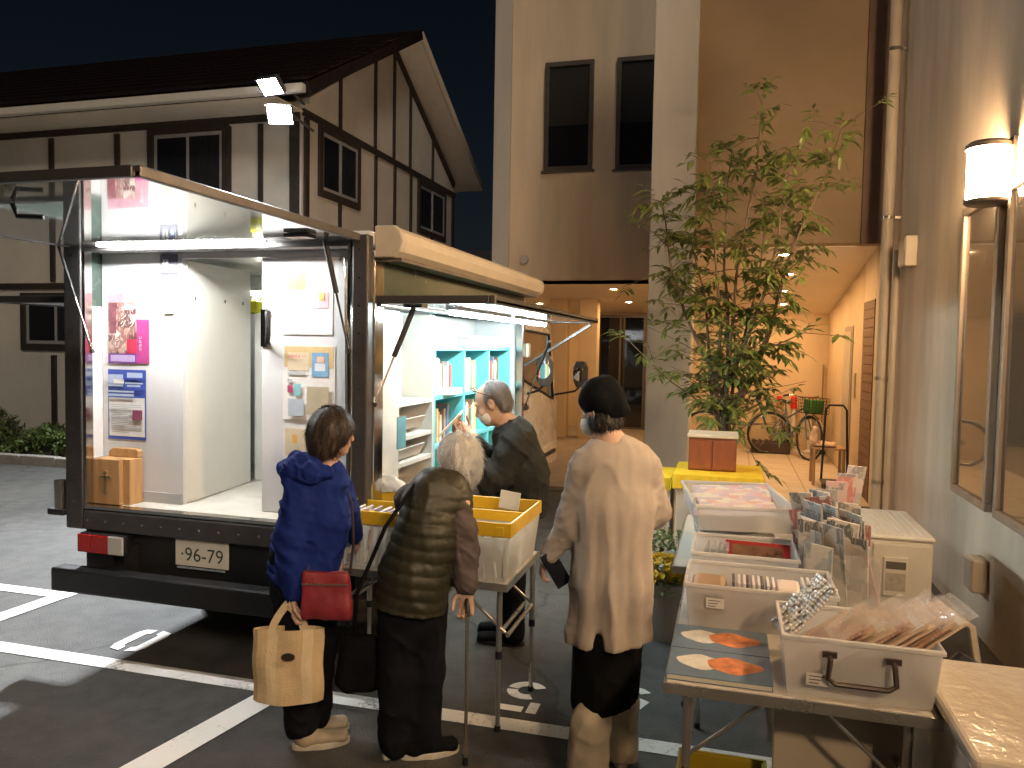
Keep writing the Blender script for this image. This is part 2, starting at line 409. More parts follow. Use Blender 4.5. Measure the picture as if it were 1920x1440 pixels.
def paint_mat():
    m=bpy.data.materials.new('road_paint'); m.use_nodes=True; n=m.node_tree.nodes; l=m.node_tree.links; p=n['Principled BSDF']
    g=n.new('ShaderNodeNewGeometry')
    k=n.new('ShaderNodeTexNoise'); k.inputs['Scale'].default_value=45; k.inputs['Detail'].default_value=8; k.inputs['Roughness'].default_value=.75; l.new(g.outputs['Position'],k.inputs['Vector'])
    k2=n.new('ShaderNodeTexNoise'); k2.inputs['Scale'].default_value=3; k2.inputs['Detail'].default_value=5; l.new(g.outputs['Position'],k2.inputs['Vector'])
    ad=n.new('ShaderNodeMath'); ad.operation='ADD'; l.new(k.outputs[0],ad.inputs[0]); l.new(k2.outputs[0],ad.inputs[1])
    r=n.new('ShaderNodeValToRGB'); r.color_ramp.elements[0].position=.36; r.color_ramp.elements[1].position=.47
    r.color_ramp.elements[0].color=(.10,.098,.09,1); r.color_ramp.elements[1].color=(.82,.80,.76,1)
    h=n.new('ShaderNodeMath'); h.operation='MULTIPLY'; h.inputs[1].default_value=.5; l.new(ad.outputs[0],h.inputs[0])
    l.new(h.outputs[0],r.inputs[0]); l.new(r.outputs[0],p.inputs['Base Color']); p.inputs['Roughness'].default_value=.7
    bp=n.new('ShaderNodeBump'); bp.inputs['Strength'].default_value=.35; bp.inputs['Distance'].default_value=.004; l.new(k.outputs[0],bp.inputs['Height']); l.new(bp.outputs[0],p.inputs['Normal'])
    return m
PAINT=paint_mat()
def strip(name, pts, z=.004):
    return struct(name, B().quad(*[(x,y,z) for x,y in pts]).mesh(name), PAINT)
strip('parking_line',[(-9,3.20),(1.2,3.26),(1.2,3.37),(-9,3.31)])
strip('parking_line',[(-2.70,.2),(-2.53,.2),(-2.02,3.262),(-2.17,3.26)],.006)
strip('parking_line',[(-9,4.00),(-4.18,4.03),(-4.18,4.14),(-9,4.12)])
strip('parking_line',[(-4.42,1.2),(-4.28,1.2),(-4.18,4.05),(-4.31,4.05)],.006)
def arc_poly(cx,cy,r0,r1,a0,a1,n=10):
    o=[(cx+r1*math.cos(math.radians(a0+(a1-a0)*i/n)),cy+r1*math.sin(math.radians(a0+(a1-a0)*i/n))) for i in range(n+1)]
    i_=[(cx+r0*math.cos(math.radians(a0+(a1-a0)*i/n)),cy+r0*math.sin(math.radians(a0+(a1-a0)*i/n))) for i in range(n,-1,-1)]
    return o+i_
def digit(name, cx, cy, polys, s=1.0):
    b=B()
    for q in polys: b.add([(cx-x*s,cy-y*s,.0045) for x,y in q],[tuple(range(len(q)))])
    return struct(name,b.mesh(name),PAINT)
# stencilled bay numbers, read from the far side
digit('bay_number',-3.19,3.60,[[(-.105,-.09),(-.085,-.14),(-.02,-.155),(-.02,-.10),(-.042,-.085),(-.042,.085),(-.02,.10),(-.02,.155),(-.085,.14),(-.105,.09)],[(.02,-.155),(.085,-.14),(.105,-.09),(.105,.09),(.085,.14),(.02,.155),(.02,.10),(.042,.085),(.042,-.085),(.02,-.10)]],1.0)
FIVE=[arc_poly(0,-.06,.045,.10,-150,-8),arc_poly(0,-.06,.045,.10,4,120),[(-.10,.06),(-.05,.06),(-.05,.17),(-.10,.17)],[(-.03,.115),(.09,.115),(.09,.17),(-.03,.17)]]
digit('bay_number',-.93,3.60,FIVE,1.0)
digit('bay_number',-.42,3.72,[arc_poly(0,-.05,.045,.10,-150,150),[(-.09,.0),(-.04,.03),(.05,.17),(-.02,.17)]],1.0)

# ---- planting bed in front of the house
KERB=M('kerb_concrete',(.36,.34,.30),.85,var=.25,scale=9,bump=.3,bscale=120)
kb=thing('bed_kerb','pale concrete kerb stones edging the planting bed by the house','kerb',(-9.5,8.2,0))
for i in range(16):
    x=-14+i*.6
    B().box(x,x+.592,8.17,8.29,-.05,.12+.004*(i%3)).obj('kerb_stone',KERB,kb,bevel=.012)
struct('bed_soil', B().box(-14.2,-4.4,8.295,9.49,-.05,.09).mesh('bed_soil'), M('soil',(.05,.038,.026),.95,var=.5,scale=25,bump=.8,bscale=60))

# ---- large building on the right
WALLM=M('warm_stucco',(.76,.61,.43),.9,var=.16,scale=2.0,bump=.45,bscale=200,stretch=(1,1,.16))
WALLR=M('pale_stucco',(.72,.60,.47),.9,var=.22,scale=2.2,bump=.55,bscale=170,stretch=(1,1,.22))
CEILM=M('soffit_board',(.80,.72,.60),.8,var=.05,scale=2)
ORANGE=M('ochre_wall',(.62,.47,.30),.85,var=.08,scale=2,bump=.2,bscale=200)
BROWN=M('brown_tile',(.22,.12,.07),.6,var=.3,scale=14,bump=.4,bscale=50,stretch=(1,1,6))
FRAMEM=M('bronze_frame',(.12,.10,.085),.45,metal=.3,var=.2)
GLASSM=M('dark_glass',(.010,.012,.016),.04,var=0,spec=.8,rvar=.01)
BLIND=M('roller_blind',(.30,.26,.22),.8,var=.08,stretch=(1,1,.1),scale=12)
WHITEP=M('white_painted_wall',(.55,.51,.45),.8,var=.12,scale=2,bump=.35,bscale=200,stretch=(1,1,.2))
FR=8.99
bd=thing('stucco_building','large beige stucco building with lit ground floor passage and upper windows','building',(0,9,0))
B().box(1.50,1.9,1.2,9.25,-.05,8.2).obj('wall',WALLR,bd,bevel=.01)
B().box(1.50,1.9,-1.6,1.199,-.05,3.1).obj('low_wall',WALLR,bd,bevel=.01)  # unseen wall end, kept low so the sun passes over
B().box(1.50,1.9,9.25,10.0,2.30,8.2).obj('wall',WALLM,bd)
# pillar and front wall above the passage
B().box(-.92,-.44,8.80,9.42,0,8.2).obj('pillar',WHITEP,bd,bevel=.012)
B().box(-.44,1.50,9.00,9.25,2.88,8.2).obj('wall',M('ochre_stucco',(.36,.26,.16),.9,var=.10,scale=1.3,bump=.35,bscale=260),bd)
B().box(1.28,1.50,8.94,9.00,2.86,8.2).obj('corner_shade',M('shade_brown',(.16,.10,.07),.7,var=.1),bd)  # dark strip painted for the shaded wall return beside the pipe
# passage ceiling slopes gently inwards
s=B(); s.add([(-.90,9.25,2.87),(1.5,9.25,2.87),(1.5,13.5,2.31),(-.90,13.5,2.31),(-.90,9.25,2.97),(1.5,9.25,2.97),(1.5,13.5,2.41),(-.90,13.5,2.41)],[(0,3,2,1),(4,5,6,7),(0,1,5,4),(1,2,6,5),(2,3,7,6),(3,0,4,7)])
s.obj('ceiling',CEILM,bd)
B().box(-.90,1.9,13.5,13.7,0,2.6).obj('wall',ORANGE,bd)
B().box(1.50,1.9,10.0,13.5,0,2.95).obj('wall',ORANGE,bd)
B().box(1.50,1.85,9.252,9.998,0,2.298).obj('tiled_pier',BROWN,bd)
# thin tile courses of the pier
for i in range(22):
    B().box(1.492,1.4995,9.256,9.99,.02+i*.104,.02+i*.104+.094).obj('tile',BROWN,bd)
# recessed door and plate on the passage wall
dr=B().box(1.485,1.4995,10.75,11.5,.06,2.05).obj('door',M('door_frame',(.36,.28,.20),.5),bd,bevel=.004)
B().box(1.475,1.4845,10.82,11.43,.12,1.98).obj('panel',M('door_panel',(.50,.44,.36),.35,var=.06),dr)
B().box(1.48,1.4995,10.42,10.52,1.15,1.45).obj('wall_plate',M('plate',(.45,.36,.25),.5),bd)
# left wing, set further back
B().box(-3.88,-.93,12.5,12.75,2.74,8.2).obj('wall',WALLM,bd)
B().box(-3.90,-3.62,12.40,12.499,0,8.2).obj('fin_wall',WHITEP,bd,bevel=.01)
s=B(); s.add([(-6,12.5,2.735),(-.6,12.5,2.735),(-.6,16,2.42),(-6,16,2.42),(-6,12.5,2.80),(-.6,12.5,2.80),(-.6,16,2.5),(-6,16,2.5)],[(0,3,2,1),(4,5,6,7),(0,1,5,4),(1,2,6,5),(2,3,7,6),(3,0,4,7)])
s.obj('ceiling',CEILM,bd)
B().box(-6.2,-2.74,16,16.2,0,2.6).obj('wall',ORANGE,bd)
B().box(-1.68,-.4,16,16.2,0,2.6).obj('wall',ORANGE,bd)
B().box(-2.74,-1.68,16,16.2,2.395,2.6).obj('wall',ORANGE,bd)
for x0,x1 in((-3.26,-2.93),(-2.70,-2.37)):
    B().box(x0,x1,14.0,14.3,0,2.62).obj('column',ORANGE,bd,bevel=.01)
e=B(); e.box(-2.74,-2.68,15.93,15.998,0,2.39); e.box(-1.74,-1.68,15.93,15.998,0,2.39); e.box(-2.68,-1.74,15.93,15.998,2.33,2.39); e.box(-2.23,-2.19,15.93,15.998,0,2.33); e.box(-2.68,-1.74,15.93,15.998,0,.08)
e=e.obj('entrance_door',FRAMEM,bd)
B().box(-2.68,-2.232,15.95,15.96,.08,2.33).obj('pane',GLASSM,e); B().box(-2.188,-1.74,15.95,15.96,.08,2.33).obj('pane',GLASSM,e)
def wing_window(x0,x1,z0,z1):
    y=12.46; t=.07; f=B()
    f.box(x0,x1,y-.03,y+.035,z0,z0+t); f.box(x0,x1,y-.03,y+.035,z1-t,z1); f.box(x0,x0+t,y-.03,y+.035,z0+t,z1-t); f.box(x1-t,x1,y-.03,y+.035,z0+t,z1-t)
    f=f.obj('window',FRAMEM,bd,bevel=.006)
    B().box(x0+t,x1-t,y+.005,y+.012,z0+t,z1-t).obj('pane',M('clear_pane',(.02,.022,.026),.04,var=0,spec=.7,clear=.55,rvar=.01),f)
    B().box(x0+t,x1-t,y+.018,y+.024,z0+(z1-z0)*.42,z1-t).obj('blind',BLIND,f)
    B().box(x0+t,x1-t,y+.027,y+.034,z0+t,z1-t).obj('dark_room_sheet',M('dark_room_sheet',(.012,.012,.016),.9,var=0),f)  # dark sheet put in for the shade of the unlit room
def wing_sill(x0,x1,z): B().box(x0-.04,x1+.04,12.40,12.4995,z-.035,z-.002).obj('window_sill',FRAMEM,bd,bevel=.005)
wing_sill(-3.05,-2.25,4.57); wing_sill(-1.88,-.96,4.55)
B().cyl((-3.35,12.44,3.15),(-3.35,12.4995,3.15),.07,n=16).obj('vent_cap',WHITEP,bd,smooth=True)
wing_window(-3.05,-2.25,4.57,6.31); wing_window(-1.88,-.96,4.55,6.30)
# windows on the long right wall
WFR=M('wall_window_frame',(.36,.29,.23),.40,metal=.3,var=.15)
CURT=M('curtain',(.62,.50,.38),.9,var=.12,scale=3,stretch=(1,22,1),bump=.4,bscale=14)
def wall_window(y0,y1,z0,z1,lit):
    x=1.50; t=.05; f=B()
    f.box(x-.045,x-.002,y0,y1,z0,z0+t); f.box(x-.045,x-.002,y0,y1,z1-t,z1); f.box(x-.045,x-.002,y0,y0+t,z0+t,z1-t); f.box(x-.045,x-.002,y1-t,y1,z0+t,z1-t)
    f=f.obj('window',WFR,bd,bevel=.006)
    B().box(x-.024,x-.019,y0+t,y1-t,z0+t,z1-t).obj('pane',M('wall_pane',(.05,.045,.04),.035,var=0,spec=1.0,coat=1.0,clear=.30,rvar=.01),f)
    c=B(); N=40
    for i in range(N):
        a=y0+t+(y1-y0-2*t)*i/N; b_=y0+t+(y1-y0-2*t)*(i+1)/N
        xa=x-.009+.004*math.sin(i*1.3); xb=x-.009+.004*math.sin((i+1)*1.3)
        c.quad((xa,a,z0+t),(xb,b_,z0+t),(xb,b_,z1-t),(xa,a,z1-t))
    c.obj('curtain', M('glow_curtain',(.62,.46,.30),.9,emit=(1,.62,.30),estr=.20,var=.15,scale=3,stretch=(1,18,1)) if lit else CURT, f)  # curtain glow stands in for warm reflections in the glass and a lit room
wall_window(5.10,5.84,.79,2.68,True); wall_window(3.6,4.95,.79,2.68,True)
# rainwater pipes
PIPE=M('pipe_vinyl',(.50,.43,.34),.45,var=.1,scale=3)
dp=thing('downpipe','beige vertical rain pipe with clamp brackets at the building corner','pipe',(1.40,8.1,0))
B().cyl((1.395,8.12,.0),(1.395,8.12,8.1),.052,n=18).obj('pipe',PIPE,dp,smooth=True)
B().cyl((1.445,7.90,.0),(1.445,7.90,2.66),.030,n=14).obj('branch_pipe',PIPE,dp,smooth=True)
for z in(1.45,2.98,4.55,.45):
    B().cyl((1.395,8.12,z),(1.395,8.12,z+.03),.060,n=18).box(1.40,1.498,8.10,8.14,z+.004,z+.026).obj('clamp',M('clamp_steel',(.55,.50,.42),.3,metal=.9),dp,smooth=True)
jb=thing('junction_box','small beige square junction box on the wall beside the rain pipe','box',(1.45,7.45,2.45))
B().box(1.40,1.498,7.32,7.58,2.46,2.72).obj('case',PIPE,jb,bevel=.01)
B().box(1.393,1.3995,7.335,7.565,2.475,2.705).obj('cover',PIPE,jb,bevel=.004)
# passage paving
TILE=M('floor_tile',(.60,.50,.38),.55,var=.12,scale=4,bump=.12,bscale=90)
pf=struct('passage_floor',B().box(-6,1.5,9.0,16,-.05,.042).mesh('passage_floor'),M('grout',(.30,.24,.18),.9))
tm=B().box(0,.592,0,.592,.0,.010).mesh('tile')
for i in range(4):
    for j in range(8):
        link('tile',tm,TILE,pf,loc=(-.9+i*.6,9.02+j*.6,.0425))
ap=struct('entrance_apron',B().box(-1.2,1.5,6.9,8.995,-.05,.03).mesh('entrance_apron'),M('apron_concrete',(.42,.34,.26),.8,var=.15,bump=.2,bscale=150))
for i in range(5):
    for j in range(4):
        if -.90+i*.5>1: continue
        B().box(-1.18+i*.53,-1.18+i*.53+.522,6.92+j*.515,6.92+j*.515+.507,.0305,.042).obj('paving_slab',TILE,ap,bevel=.003)

# ---- half-timbered house at the back left
HX,HY=-5.73,9.5
PLAST=M('house_plaster',(.56,.53,.48),.88,var=.12,scale=1.6,bump=.25,bscale=120)
TIMB=M('dark_timber',(.030,.022,.018),.7,var=.3,scale=12,bump=.3,bscale=60)
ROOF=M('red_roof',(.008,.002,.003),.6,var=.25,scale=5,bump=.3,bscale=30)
EAVE=M('eave_board',(.75,.66,.55),.75,var=.08)
hs=thing('timbered_house','two storey plaster house with dark timber strips and red gabled roof','house',(-9,10,0))
B().box(-14.5,HX,HY,HY+.2,-.05,5.0).obj('wall',PLAST,hs)
wl=B(); wl.prism([(HY+.2,-.05),(15.5,-.05),(15.5,4.98),(12.5,6.78),(HY+.2,5.10)],lambda a,b,h:(h,a,b),HX-.2,HX); wl.obj('gable_wall',PLAST,hs)
# roof slabs: ridge along X
def slab(y0,z0,y1,z1,x0,x1,t,name,mat):
    d=Vector((0,y1-y0,z1-z0)).normalized(); nn=Vector((0,-d.z,d.y))
    if nn.z<0: nn=-nn
    v=[Vector((x,y,z))+nn*(t*k) for k in(0,1) for x,y,z in((x0,y0,z0),(x1,y0,z0),(x1,y1,z1),(x0,y1,z1))]
    return B().add(v,[(0,3,2,1),(4,5,6,7),(0,1,5,4),(1,2,6,5),(2,3,7,6),(3,0,4,7)]).obj(name,mat,hs)
sl_=.60
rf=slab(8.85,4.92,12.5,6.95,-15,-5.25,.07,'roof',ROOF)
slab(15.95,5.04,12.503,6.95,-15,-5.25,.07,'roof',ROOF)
slab(15.95,5.015,12.52,6.915,-15,-5.28,.02,'soffit',EAVE)
# bargeboards on the gable and the long gutter
for y0,z0,mm in((8.85,4.90,ROOF),(15.95,5.02,EAVE)):
    B().bar((-5.24,y0,z0+.03),(-5.24,12.5,6.98),.03,.15).obj('bargeboard',mm,hs)
B().box(-15,-5.27,8.74,8.845,4.86,4.97).obj('gutter',M('gutter',(.62,.58,.52),.4,var=.06),hs,bevel=.02)
B().box(-15,HX+.02,8.86,HY,4.84,4.862).obj('soffit',EAVE,hs)
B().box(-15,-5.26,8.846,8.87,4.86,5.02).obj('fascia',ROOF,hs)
# rows of roof tiles on the near slope
dd=Vector((0,12.5-8.85,6.95-4.92)).normalized(); nn_=Vector((0,-dd.z,dd.y))
for i in range(12):
    p=Vector((0,8.85,4.92))+dd*(.03+i*.345)+nn_*.102
    q=p+dd*.35+nn_*.0
    v=[(x,pp.y,pp.z) for pp in(p,q) for x in(-15,-5.25)]
    t2=[(x,(pp+nn_*hh).y,(pp+nn_*hh).z) for pp,hh in((p,.035),(q,.006)) for x in(-15,-5.25)]
    B().add(v+t2,[(0,1,3,2),(4,5,7,6),(0,1,5,4),(2,3,7,6),(0,2,6,4),(1,3,7,5)]).obj('shingle_course',ROOF,hs)
# timbers on the front wall
def fv(x,z0,z1,wd=.12):
    wd*=.72; B().box(x-wd/2,x+wd/2,HY-.035,HY-.0005,z0,z1).obj('timber',TIMB,hs,bevel=.006)
def fh(x0,x1,z,wd=.14):
    wd*=.72; B().box(x0,x1,HY-.040,HY-.0007,z-wd/2,z+wd/2).obj('timber',TIMB,hs,bevel=.006)
fh(-14.4,-5.75,4.82,.20); fh(-14.4,-5.75,2.50,.13)
for x in(-13.6,-12.4,-11.2,-9.98,-8.77): fv(x,2.57,4.72)
fv(-8.2,2.57,4.72,.10); fv(-6.87,2.57,4.72,.10); fv(-6.36,2.57,4.72,.10); fv(-5.83,0,4.72,.20)
for x in(-12.9,-11.4): fv(x,0,2.43)
fv(-9.98,.0,1.45,.13); fv(-8.6,0,2.43); fv(-7.2,0,2.43)
# timbers on the gable wall
def gv(y,z0,z1,wd=.10):
    wd*=.72; B().box(HX+.0005,HX+.035,y-wd/2,y+wd/2,z0,z1).obj('timber',TIMB,hs,bevel=.006)
def gtop(y): return (4.93+(y-9.0)*.555 if y<12.5 else 6.86-(y-12.5)*.545)-.12
for y in(10.55,11.72,12.45,13.15,14.25): gv(y,4.88 if y<11 or y>13.5 else 4.88,gtop(y))
B().box(HX+.0006,HX+.038,9.5,15.5,4.80,4.90).obj('timber',TIMB,hs,bevel=.006)
B().bar((HX+.02,12.5,6.72),(HX+.02,15.45,5.05),.036,.12).obj('timber',TIMB,hs)
gv(9.60,0,4.79,.16); gv(15.4,0,4.79,.14)
for y in(11.75,12.5,13.2): gv(y,.2,4.79)
gv(10.55,.2,3.80); gv(14.25,.2,3.80)
# house windows: frame > panes
SASH=M('aluminium_sash',(.50,.50,.51),.4,metal=.5,var=.1)
HPANE=M('house_pane',(.02,.022,.028),.04,var=0,spec=.8,clear=.45,rvar=.01)
HCURT=M('house_curtain',(.20,.19,.18),.9,var=.5,scale=5,stretch=(9,9,1))
def house_window(face,a0,a1,z0,z1,label=None):
    t=.06; f=B(); g=B(); bb=B()
    def bx(b,a,b_,d0,d1,zz0,zz1):
        if face=='f': b.box(a,b_,HY-d1,HY-d0,zz0,zz1)
        else: b.box(HX+d0,HX+d1,a,b_,zz0,zz1)
    bx(bb,a0-.10,a1+.10,.0008,.045,z0-.10,z0); bx(bb,a0-.10,a1+.10,.0008,.045,z1,z1+.10); bx(bb,a0-.10,a0,.0008,.045,z0,z1); bx(bb,a1,a1+.10,.0008,.045,z0,z1)
    wdw=bb.obj('window',TIMB,hs,bevel=.005)
    m=(a0+a1)/2
    for p,q in((a0,m+.02),(m-.02,a1)):
        off=.01 if p==a0 else .022
        f=B(); bx(f,p,p+.045,off,off+.011,z0,z1); bx(f,q-.045,q,off,off+.011,z0,z1); bx(f,p+.045,q-.045,off,off+.011,z0,z0+.05); bx(f,p+.045,q-.045,off,off+.011,z1-.05,z1)
        f.obj('sash',SASH,wdw)
        g=B(); bx(g,p+.045,q-.045,off+.004,off+.006,z0+.05,z1-.05); g.obj('pane',HPANE,wdw)
        g=B(); bx(g,p+.045,q-.045,.0012,.0035,z0+.05,z1-.05); g.obj('curtain' if p!=a0 else 'dark_room_sheet',HCURT if p!=a0 else M('dark_room_sheet'),wdw)  # one half gets a dark sheet as the unlit room's shade
house_window('f',-8.12,-6.97,3.45,4.66); house_window('f',-10.50,-9.35,1.62,2.30)
house_window('g',10.02,11.08,3.90,4.72); house_window('g',13.62,14.86,3.90,4.70)
# dark low building glimpsed between the house and the stucco block
fb=thing('distant_shed','dark low roofed building far away between house and block','building',(-8,26,0))
B().box(-11,-5,26,30,0,4.4).obj('wall',M('far_wall',(.10,.10,.12),.9),fb)
B().prism([(25.7,4.4),(30.3,4.4),(28,5.3)],lambda a,b,h:(h,a,b),-11.3,-4.7).obj('roof',M('far_roof',(.06,.06,.07),.8),fb)
# ============================================================ LAMPS OF THE PLACE
COOL=(.93,.97,1.0); FLOODW=(1350,1700); WARM=(1.0,.60,.27)
LAMPB=M('lamp_housing',(.10,.10,.105),.45,metal=.4)
# two floodlights under the eave corner of the house
for i,(u,v,lab) in enumerate(((507,162,'upper of two glaring white floodlights at the house corner'),(525,216,'lower and larger glaring white floodlight at the house corner'))):
    c=P(u,v,Y=8.66); t=thing('floodlight',lab,'floodlight',tuple(c),0,'floodlights on the house corner')
    tgt=Vector((-3.4,2.2,0)) if i else Vector((-6.3,4.2,0))
    d=(tgt-c).normalized(); q=d.to_track_quat('Z','Y').to_matrix().to_4x4(); mt=Matrix.Translation(c)@q@Matrix.Scale(1.05,4)
    B().box(-.15,.15,-.11,.11,-.07,-.004,mt).obj('housing',LAMPB,t,bevel=.012)
    for k in range(5): B().box(-.13,.13,-.09+k*.04,-.08+k*.04,-.10,-.071,mt).obj('cooling_fin',LAMPB,t)
    b=B(); b.box(-.155,.155,-.115,-.10,-.003,.012,mt); b.box(-.155,.155,.10,.115,-.003,.012,mt); b.box(-.155,-.14,-.10,.10,-.003,.012,mt); b.box(.14,.155,-.10,.10,-.003,.012,mt)
    b.obj('bezel',LAMPB,t)
    B().quad(*[mt@Vector(p) for p in((-.14,-.10,.004),(.14,-.10,.004),(.14,.10,.004),(-.14,.10,.004))]).obj('lens',EM('flood_emit',COOL,90.0),t)
    ld=bpy.data.lights.new('flood_beam','SPOT'); ld.energy=FLOODW[i]; ld.color=COOL; ld.spot_size=math.radians(76 if i else 112); ld.spot_blend=.55; ld.shadow_soft_size=.09
    lo_=bpy.data.objects.new('flood_beam',ld); COL.objects.link(lo_); lo_.parent=t; lo_.matrix_parent_inverse=WM[t].inverted()
    lo_.matrix_basis=Matrix.Translation(c+d*.03)@(-d).to_track_quat('Z','X').to_matrix().to_4x4()
    B().tube([c-d*.08,c-d*.08+Vector((0,.25,.05)),Vector((c.x,9.46,c.z+.02))],.018).obj('arm',LAMPB,t)
# wall lanterns on the stucco wall (one in view, two unseen twins added for the warm light from the viewer's side)
def wall_lantern(y,label,st):
    t=thing('wall_lantern',label,'wall lamp',(1.5,y,2.58),0,'lanterns on the stucco wall')
    cx=1.375; 
    B().lathe([(.0,0),(.098,0),(.104,.01),(.104,.285),(.0,.285)],(cx,y,2.60),24).obj('shade',EM('lantern_emit',(1.0,.66,.36),st),t,smooth=True)
    B().lathe([(.0,.286),(.118,.286),(.118,.31),(.10,.325),(.0,.325)],(cx,y,2.60),24).obj('cap',FRAMEM,t,smooth=True)
    B().lathe([(.0,-.03),(.10,-.03),(.116,-.018),(.116,-.001),(.0,-.001)],(cx,y,2.60),24).obj('base_ring',FRAMEM,t,smooth=True)
    B().box(1.478,1.4985,y-.07,y+.07,2.56,2.94).box(cx+.10,1.478,y-.02,y+.02,2.89,2.92).obj('back_plate',FRAMEM,t,bevel=.005)
wall_lantern(5.04,'glowing warm cylindrical lantern high on the right stucco wall',130.0)
wall_lantern(2.30,'added unseen warm lantern on the same stucco wall, next one towards the viewer',130.0)
wall_lantern(-.45,'added unseen warm lantern on the same stucco wall, farthest behind the viewer',130.0)
# recessed downlights of the passage and of the left wing
def ceil_z(y): return 2.87-(y-9.25)*(.56/4.25)
def ceil_zl(y): return 2.735-(y-12.5)*(.315/3.5)
PL=[(.55,9.55,'nearest'),(.68,10.55,'second nearest'),(.72,11.6,'third'),(.74,12.6,'farthest')]
for x,y,w_ in PL:
    z=ceil_z(y); t=thing('downlight','round recessed warm downlight, %s in the passage ceiling row'%w_,'downlight',(x,y,z),0,'downlights in the passage')
    B().lathe([(.055,-.004),(.085,-.010),(.088,.01),(.055,.01)],(x,y,z),20).obj('trim_ring',WHITEP,t,smooth=True)
    B().lathe([(0,-.001),(.054,-.001)],(x,y,z-.005),20).obj('bulb_face',EM('down_emit',WARM,300.0),t)
for (x,y,w_) in((-1.93,12.95,'near'),(-1.86,14.4,'far')):
    z=ceil_zl(y); t=thing('downlight','round warm downlight under the left wing soffit, the %s one'%w_,'downlight',(x,y,z),0,'downlights under the left wing')
    B().lathe([(.055,-.004),(.085,-.010),(.088,.01),(.055,.01)],(x,y,z),20).obj('trim_ring',WHITEP,t,smooth=True)
    B().lathe([(0,-.001),(.054,-.001)],(x,y,z-.005),20).obj('bulb_face',EM('down_emit',WARM,300.0),t)
for (x,y) in((-3.6,14.6),):
    z=ceil_zl(y); t=thing('downlight','round warm downlight beside the columns of the left wing','downlight',(x,y,z),0,'downlights under the left wing')
    B().lathe([(.055,-.004),(.085,-.010),(.088,.01),(.055,.01)],(x,y,z),20).obj('trim_ring',WHITEP,t,smooth=True)
    B().lathe([(0,-.001),(.054,-.001)],(x,y,z-.005),20).obj('bulb_face',EM('down_emit',WARM,300.0),t)

# ============================================================ THE LIBRARY TRUCK
X0,X1,Y0,Y1=-3.50,-1.71,3.45,6.42
PANEL=M('white_panel',(.68,.68,.69),.35,var=.09,scale=3.5,spec=.4,stretch=(1,1,.3))
CREAM=M('cream_panel',(.76,.75,.69),.4,var=.05,scale=3)
MIRR=M('polished_sheet',(.80,.81,.80),.05,metal=.80,var=.04,rvar=.03)
DARKF=M('dark_alloy_frame',(.085,.080,.080),.42,metal=.5,var=.2,scale=10)
STEEL=M('stainless',(.62,.60,.57),.16,metal=1.0,var=.1,scale=5,stretch=(6,6,.4))
BLACKP=M('black_plastic',(.014,.014,.015),.5,var=.2)
CHAS=M('chassis_black',(.010,.010,.011),.6,var=.3)
GREENP=M('gloss_grey_green_panel',(.06,.088,.074),.25,var=.06,spec=.35,rvar=.03)
tr=thing('library_truck','small white mobile library truck with raised rear and side hatches','truck',(-2.6,3.45,0))
# body shell
B().box(X0,X1,Y0+.02,Y1,2.20,2.27).obj('roof',PANEL,tr,bevel=.012)
B().box(X0+.02,X1-.02,Y0+.03,Y1-.02,.70,.80).obj('floor',M('truck_floor',(.62,.60,.55),.5,var=.15,scale=6),tr)
B().box(X0,X0+.035,Y0+.04,Y1,.80,1.90).obj('side_wall',PANEL,tr)
B().box(X0,X0+.035,Y0+.04,Y1,1.902,2.199).obj('side_wall',GREENP,tr)
B().box(X0,X1,Y1-.04,Y1-.001,.80,2.199).obj('front_wall',PANEL,tr)
B().box(X1-.035,X1,Y0+.16,Y1-.045,1.94,2.199).obj('upper_side_panel',GREENP,tr)
B().box(X1-.03,X1,Y0+.16,Y1-.045,.66,.80).obj('side_sill',DARKF,tr,bevel=.006)
# rear frame
B().box(X0-.03,X0+.085,Y0-.03,Y0+.035,.665,2.245).obj('rear_post',DARKF,tr,bevel=.008)
B().box(X1-.075,X1+.008,Y0-.03,Y0+.035,.665,2.245).obj('rear_post',DARKF,tr,bevel=.008)
B().box(X0+.09,X1-.09,Y0-.022,Y0+.034,2.188,2.243).obj('rear_header',DARKF,tr,bevel=.008)
B().box(X0+.09,X1-.09,Y0-.030,Y0+.034,.665,.775).obj('rear_sill',DARKF,tr,bevel=.008)
B().box(X0+.092,X1-.092,Y0-.026,Y0+.034,.783,.80).obj('sill_trim',STEEL,tr)
B().box(X0+.09,X0+.105,Y0-.02,Y0+.03,.80,2.187).obj('seal_strip',STEEL,tr)
B().box(X1-.105,X1-.09,Y0-.02,Y0+.03,.80,2.187).obj('seal_strip',STEEL,tr)
# stainless corner column on the open side
B().box(X1-.02,X1+.012,Y0+.04,Y0+.155,.66,2.18).obj('corner_column',STEEL,tr,bevel=.01)
B().box(X1-.06,X1+.005,Y1-.07,Y1-.002,.66,1.93).obj('side_post',STEEL,tr,bevel=.006)
# raised rear hatch
hz=2.215
h=B().box(X0+.0,X1-.03,1.97,Y0-.035,hz,hz+.012).obj('rear_hatch',MIRR,tr)
b=B(); b.box(X0-.0,X0+.03,1.97,Y0-.035,hz-.004,hz+.032); b.box(X1-.052,X1-.028,1.97,Y0-.035,hz-.004,hz+.032); b.box(X0+.031,X1-.053,1.96,1.985,hz-.004,hz+.032); b.obj('hatch_frame',DARKF,h,bevel=.004)
B().box(X0+.03,X1-.06,1.99,Y0-.035,hz+.013,hz+.030).obj('hatch_skin',PANEL,h)
B().box(-1.98,-1.86,3.13,3.21,hz-.02,hz-.003).obj('hinge_bracket',DARKF,h)
# hatch latch seen on the polished underside
B().tube([(-2.55,2.25,hz-.005),(-2.55,2.27,hz-.05),(-2.47,2.31,hz-.05)],.010,6).obj('latch',BLACKP,h)
